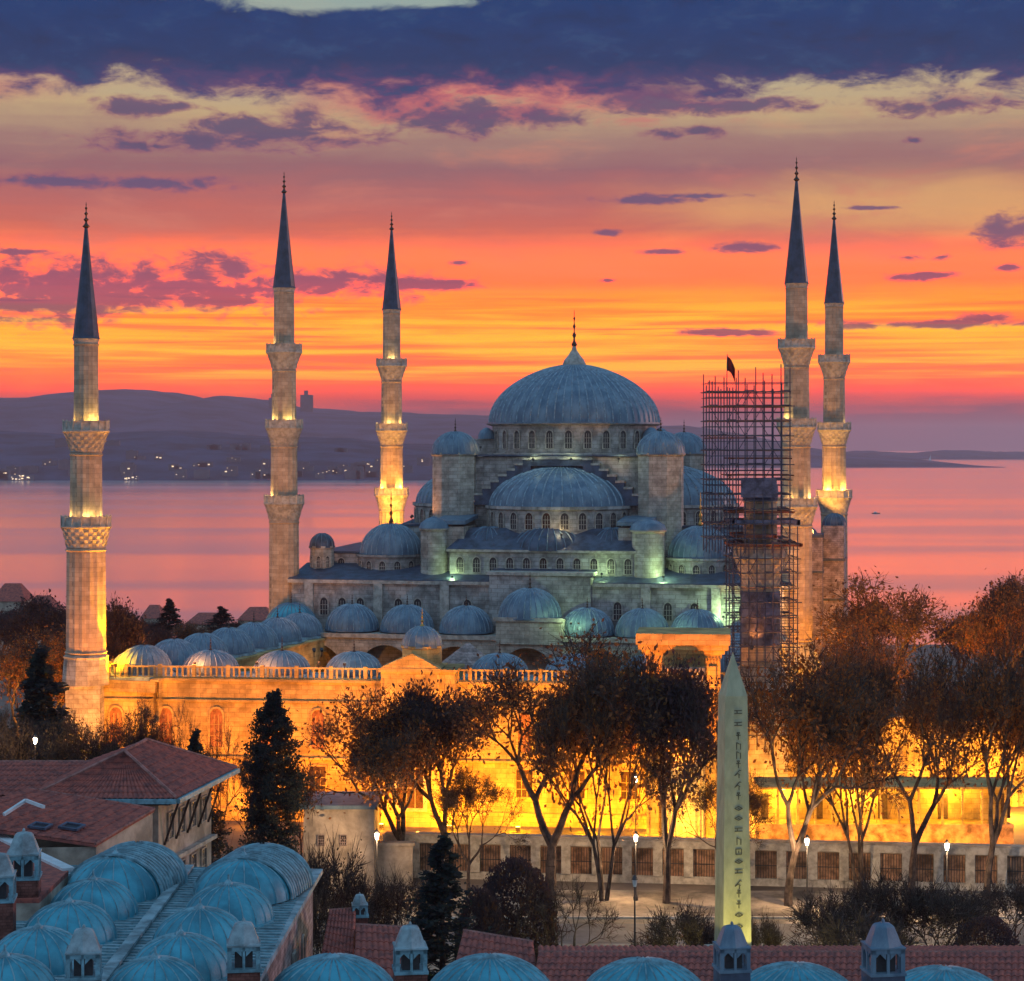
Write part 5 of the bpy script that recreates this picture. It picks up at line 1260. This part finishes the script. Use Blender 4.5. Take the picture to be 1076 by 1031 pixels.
# -- lead domed hall (left foreground)
ZR = 49.6
lh = thing('domed_hall', (-19, 115, GZ), 'low hall roofed with two rows of teal lead domes and barrel vaults', 'building')
q = MB(); q.prism([(-27.2, 88), (-13.0, 88), (-12.0, 126.2), (-27.2, 126.2)], GZ, ZR-0.35); q.build('wall', PINKST, lh)
q = MB(); q.slab([(-27.7,87,ZR),(-12.5,87,ZR-.25),(-11.45,126.8,ZR-.25),(-27.7,126.8,ZR)], 0.28, 0)
y = 88.0
while y < 126.5:      # standing seams across the roof
    q.tube((-27.6, y, ZR+0.02), (-12.1, y, ZR-0.2), 0.045, n=4, mi=1); y += 0.62
rf = q.build('roof', [ROOFL, TEAL_L], lh)
q = MB(); q.box(-19.75, -19.15, 88, 126, ZR, ZR+0.16, 0); q.build('valley_walk', ROOFL, rf)
for (px, D, col_) in ((240,112.9,'b'),(210,107,'b'),(190,101.2,'b'),(163,96.6,'b'),(98,114,'a'),(73,108.4,'a'),(40,102.6,'a'),(5,97,'a')):
    X = (px-CX)/F*D
    dome(lh, None, (X, D, ZR-0.1), 2.4, 1.85, 20, m=TEAL, m2=TEAL_L, rb=0.05, lev=12, seg=48); 
    q = MB(); q.lathe([(0.28,0),(0.22,0.14),(0.06,0.3),(0.05,0.55),(0.01,0.6)], 8, (X, D, ZR+1.7)); q.build('finial', TEAL_L, lh)
for X, D in ((-15.2, 118.2), (-22.6, 118.8)):
    VB = Matrix.Translation((X, D, 0)) @ Matrix.Rotation(radians(-11), 4, 'Z') @ Matrix.Translation((-X, -D, 0))
    q = MB(VB); Lb = 3.6; rr_, hh_ = 2.9, 2.25
    N = 20; M_ = 9; vs = []
    for j in range(M_+1):
        for i in range(N+1):
            a = pi*i/N; vs.append((X - rr_*cos(a), D + Lb*j/M_, ZR - 0.1 + hh_*sin(a)))
    q.add(vs, [(j*(N+1)+i, j*(N+1)+i+1, (j+1)*(N+1)+i+1, (j+1)*(N+1)+i) for j in range(M_) for i in range(N)], 0)
    for j in range(M_+1):
        for i in range(N):
            a = pi*i/N; b2 = pi*(i+1)/N
            q.tube((X-rr_*cos(a), D+Lb*j/M_, ZR-.1+hh_*sin(a)), (X-rr_*cos(b2), D+Lb*j/M_, ZR-.1+hh_*sin(b2)), 0.085, n=4, mi=1, cap=False)
    bv = q.build('barrel_vault', [ROOFL, TEAL_L], lh, smooth=40)  # paler lead on the shell puts the sunset glow into its colour
    dm = dome_mb(VB, (X, D+0.1, ZR-0.1), rr_*0.95, hh_*0.95, 9, rb=0.05, lev=12, seg=24, a0=pi, a1=2*pi, lip=False); dm.build('apse_dome', [TEAL, TEAL_L], bv, smooth=50)
    dm = dome_mb(VB, (X, D+Lb, ZR-0.1), rr_, hh_, 9, rb=0.09, lev=12, seg=24, a0=0, a1=pi, lip=False); dm.build('apse_dome', [TEAL, TEAL_L], bv, smooth=50)
    q = MB(); q.lathe([(0.25,0),(0.2,0.14),(0.06,0.3),(0.05,0.5),(0.01,0.6)], 8, (X, D+0.5, ZR+2.05)); q.build('finial', TEAL_L, bv)
wa = atan2(126.2-88, 1.0)
for i in range(7):
    y = 97 + i*4.0; x = -13.0 + (y-88)/38.2
    window(lh, None, (x+0.01, y, 44.9), wa-pi/2, 0.9, 1.7, arched=(i % 2 == 0), frm=TRIM)

# -- front row of domes
ZR2 = 46.3
fh = thing('domed_arcade', (12, 106, GZ), 'roof with a single row of teal lead domes along the bottom edge', 'building')
q = MB(); q.box(-12.2, 32, 98, 109.6, GZ, ZR2-0.3); q.build('wall', PINKST, fh)
q = MB(); q.box(-12.4, 32.2, 97.8, 109.8, ZR2-0.3, ZR2, 0)
for i in range(70): q.box(-12.3+i*0.64, -12.25+i*0.64, 97.9, 109.8, ZR2, ZR2+0.05, 1)
q.build('roof', [ROOFL, TEAL_L], fh)
for px, yt, D in ((350, 1005, 106.0), (515, 1005, 105.6), (677, 1009, 105.2), (836, 1014, 104.8), (993, 1018, 104.4), (1150, 1020, 104.0)):
    X = (px-CX)/F*D; zt = CH-(yt-HY)/F*D
    dome(fh, None, (X, D, ZR2+0.1), 3.5, zt-ZR2-0.1, 26, m=TEAL, m2=TEAL_L, rb=0.065, lev=14, seg=64)
    q = MB(); q.lathe([(0.42,0),(0.3,0.1),(0.05,0.16)], 12, (X, D, zt-0.03)); q.build('dome_cap', TEAL_L, fh)

# -- red roofs between
def gable(name, label, a, b_, c, d, back, zwall):
    r_ = thing(name, ((a[0]+b_[0])/2, a[1]+2, GZ), label, 'house')
    a, b_, c, d = map(Vector, (a, b_, c, d)); e_r = Vector((c.x, c.y+back, b_.z)); e_l = Vector((d.x, d.y+back, a.z))
    rf = tile_roof(r_, [(a, b_, c, d), (e_r, e_l, d, c)]); q = MB(); q.tube(d, c, 0.12); q.build('ridge_tiles', TILE_C, rf)
    q = MB(); q.prism([(a.x+.2, a.y+.3), (b_.x-.2, b_.y+.3), (e_r.x-.2, e_r.y-.3), (e_l.x+.2, e_l.y-.3)], GZ, zwall); q.build('wall', PINKST, r_); return r_
gable('tiled_range', 'long low red tile roof running right behind the row of teal domes', P(560, 1034, 110.4), P(1150, 1034, 110.0), P(1150, 1001, 114), P(566, 1001, 114.4), 4, 46.2)
gable('tiled_house', 'small red roofed house right of the ragged cedar', P(476, 1022, 113), P(566, 1030, 112.5), P(560, 990, 116), P(487, 978, 117.5), 3.5, 45.6)
gable('tiled_house', 'small red roofed house left of the ragged cedar', P(372, 1026, 112.5), P(440, 1030, 112), P(430, 975, 117), P(374, 972, 117.5), 3.5, 45.6)
gable('tiled_house', 'small red roof with a white turret at its peak, right of the lead roof', P(336, 1012, 115), P(371, 1030, 113), P(374, 955, 121), P(346, 957, 121), 3.5, 45.2)

# -- chimneys with arcaded lanterns
def chimney(px, yt, D, wpx, zb, label, base_m=BRICK, capm=None):
    X = (px-CX)/F*D; zt = CH-(yt-HY)/F*D; w_ = wpx/F*D/2; k = w_/0.85
    r_ = thing('chimney', (X, D, zb), label, 'chimney', 'lantern topped chimneys')
    M_ = Matrix.Translation((X, D, 0)) @ Matrix.Rotation(radians(8), 4, 'Z')
    z0 = zt-3.1*w_; k = w_*0.8
    q = MB(M_); q.box(-w_, w_, -w_, w_, zb, z0); q.build('base', base_m, r_)
    q = MB(M_); e = 0.06; q.box(-w_-e, w_+e, -w_-e, w_+e, z0, z0+0.14, 0)
    z1 = z0+0.14; z2 = zt-1.55*w_
    for sx_ in (-1, 0, 1):
        for sy_ in (-1, 0, 1):
            if sx_ == 0 and sy_ == 0: continue
            cw = 0.16*k if (sx_ and sy_) else 0.1*k
            cx_, cy_ = sx_*(w_-cw), sy_*(w_-cw); q.box(cx_-cw, cx_+cw, cy_-cw, cy_+cw, z1, z2, 0)
    q.box(-w_, w_, -w_, w_, z2-0.32*k, z2, 0)
    for sx_ in (-0.5, 0.5):      # pointed heads of the openings
        for f_ in range(4):
            MM = Matrix.Rotation(f_*pi/2, 4, 'Z'); hw = 0.36*w_
            pts = [(sx_*w_*0.98-hw, z2-0.75*k), (sx_*w_*0.98-hw, z2-0.3*k), (sx_*w_*0.98, z2-0.3*k)]
            pts2 = [(sx_*w_*0.98+hw, z2-0.75*k), (sx_*w_*0.98+hw, z2-0.3*k), (sx_*w_*0.98, z2-0.3*k)]
            for pt in (pts, pts2):
                q.add([tuple(MM @ Vector((x_, -w_+0.03, z_))) for x_, z_ in pt] + [tuple(MM @ Vector((x_, -w_+0.12, z_))) for x_, z_ in pt], [(0,1,2),(5,4,3),(0,2,5,3)], 0)
    q.build('lantern', capm or TEAL_L, r_)
    q = MB(M_); q.box(-w_*.55, w_*.55, -w_*.55, w_*.55, z1, z2-0.05); q.build('flue', IRON, r_)
    q = MB(M_)
    q.prism([(-w_*1.05,-w_*1.05),(w_*1.05,-w_*1.05),(w_*1.05,w_*1.05),(-w_*1.05,w_*1.05)], z2, z2+0.12*k)
    q.lathe([(w_*1.1, z2+0.12*k), (w_*1.02, z2+0.3*w_), (w_*0.86, z2+0.7*w_), (w_*0.66, z2+1.15*w_), (w_*0.6, z2+1.22*w_), (w_*0.5, z2+1.3*w_), (w_*0.12, z2+1.38*w_), (w_*0.1, z2+1.5*w_), (0.02, z2+1.6*w_)], 6, ph=pi/6)
    q.build('cap', capm or ROOFL, r_)
for a_ in ((25, 871, 113, 33, 40, 'brick chimney with pale lantern at the left, before the tiled roof'), (-2, 893, 108, 34, 40, 'brick chimney with pale lantern cut by the left edge'),
           (88, 972, 95, 35, 40, 'brick chimney low between the two rows of teal domes'), (256, 965, 97, 34, 40, 'brick chimney at the near corner of the lead roof'),
           (431, 969, 101, 33, 40, 'pale lantern chimney before the ragged cedar'), (769, 969, 100, 32, 40, 'dark teal chimney right before the obelisk foot', LEAD_D, LEAD), (928, 966, 100, 36, 40, 'dark teal chimney right of the obelisk, nearest the right edge', LEAD_D, LEAD)):
    chimney(*a_)
chimney(378, 938, 121, 16, 46.0, 'small white turret chimney on the peak of a red roof')

# ================================================================== FAR TOWN
rr = random.Random(77)
def block(name, X, D, w_, d_, h_, z, label, cat='building', group=None, lit=0, m=FARB, nw=6):
    r_ = thing(name, (X, D, z), label, cat, group)
    q = MB(); q.box(X-w_/2, X+w_/2, D, D+d_, z-3, z+h_); q.box(X-w_*.2, X+w_*.1, D+d_*.2, D+d_*.6, z+h_, z+h_+h_*0.12); q.build('wall', m, r_)
    if cat == 'house':
        q = MB(); q.prism([(X-w_/2-.3, D-.3), (X+w_/2+.3, D-.3), (X+w_/2+.3, D+d_+.3), (X-w_/2-.3, D+d_+.3)], z+h_, z+h_+h_*0.32, top=[(X-w_*.25, D+d_*.45), (X+w_*.25, D+d_*.45), (X+w_*.25, D+d_*.55), (X-w_*.25, D+d_*.55)]); q.build('roof', TILE, r_)
        for i in range(3): window(r_, None, (X-w_*0.3+i*w_*0.3, D-0.02, z+h_*0.5), -pi/2, 0.8, min(1.3, h_*0.3), arched=False)
    for i in range(lit):
        wx = rr.uniform(-.42, .42)*w_; wz = rr.uniform(.15, .9)*h_; s = rr.choice((0.9, 1.2, 1.6, 2.3)) if D > 2000 else 0.5
        q = MB(); q.box(X+wx-s, X+wx+s, D-0.35, D-0.02, z+wz-s*0.6, z+wz+s*0.6); q.build('lit_window', FARW, r_)
    return r_
for i in range(70):
    D = rr.choice((4470, 4490, 4520, 4550, 4600, 4680, 4900)); px = rr.uniform(-20, 445)
    if rr.random() < 0.45: px = rr.uniform(180, 410)
    X = (px-CX)/F*D; w_ = rr.uniform(14, 34); h_ = rr.uniform(8, 22); z = max(0.5, ZF['shore_hills'](X, D)-1)
    block('waterfront_building', X, D, w_, 14, h_, z, 'dim far building with a few lights on the left far shore', 'building', 'far shore buildings', lit=(0 if D > 4800 else rr.choice((0,0,1,1,2))))
block('waterfront_terminal', (28-CX)/F*4500, 4440, 52, 20, 11, 1, 'long brightly lit terminal on the far shore at the left edge', lit=14)
block('waterfront_terminal', (143-CX)/F*4500, 4440, 28, 16, 9, 1, 'short brightly lit shed on the far shore right of the leftmost minaret', lit=7)
for px, w_, y0, lab in ((322, 13, 415, 'dark high rise tower on the far hills right of the second minaret'), (286, 7, 418, 'slim high rise tower on the far hills left of the second minaret'), (255, 8, 441, 'low block on the far hills'), (345, 7, 443, 'slim block on the far hills right of the dark tower')):
    D = 9300; block('high_rise', (px-CX)/F*D, D, w_/F*D, 30, (468-y0)/F*D - 60, CH+60, lab, 'tower')
for px, py, w_, h_, D, lab in ((8, 632, 34, 22, 470, 'pale flat roofed house at the left edge before the water'), (40, 642, 30, 18, 460, 'pale house before the water left of the leftmost minaret'), (158, 650, 20, 20, 440, 'small grey house between the skyline trees'), (215, 656, 40, 16, 450, 'low grey house under the skyline cedar'), (268, 652, 36, 16, 430, 'low grey house beside the second minaret')):
    p_ = P(px, py, D); gz = ground_z(p_.x, D); block('shore_house', p_.x, D, w_/F*D, 10, p_.z-gz, gz, lab, 'house', m=PLASTER)
def boat(px, D, s, label, sail=False):
    X = (px-CX)/F*D
    r_ = thing('boat', (X, D, 0), label, 'boat')
    q = MB(); q.prism([(X-s,D-s*.22),(X+s*.7,D-s*.25),(X+s*1.15,D),(X+s*.7,D+s*.25),(X-s,D+s*.22)], -0.2, s*.22, top=[(X-s*1.05,D-s*.26),(X+s*.8,D-s*.3),(X+s*1.35,D),(X+s*.8,D+s*.3),(X-s*1.05,D+s*.26)]); q.build('hull', WHITE if sail else WOOD, r_)
    q = MB()
    if sail: q.tube((X,D,0), (X,D,s*2.6), s*.03); q.add([(X,D,s*.4),(X-s*.9,D+.1,s*.4),(X,D,s*2.5),(X+.1,D+.2,s*1.2)], [(0,1,2),(0,2,3),(1,3,2)]); q.build('sail', WHITE, r_)
    else: q.box(X-s*.5, X+s*.3, D-s*.16, D+s*.16, s*.22, s*.5); q.build('cabin', WHITE, r_)
boat(978, 8500, 14, 'small white sailing boat far out at the right', True)
boat(920, 2300, 4, 'small dark boat right of the rightmost minaret')
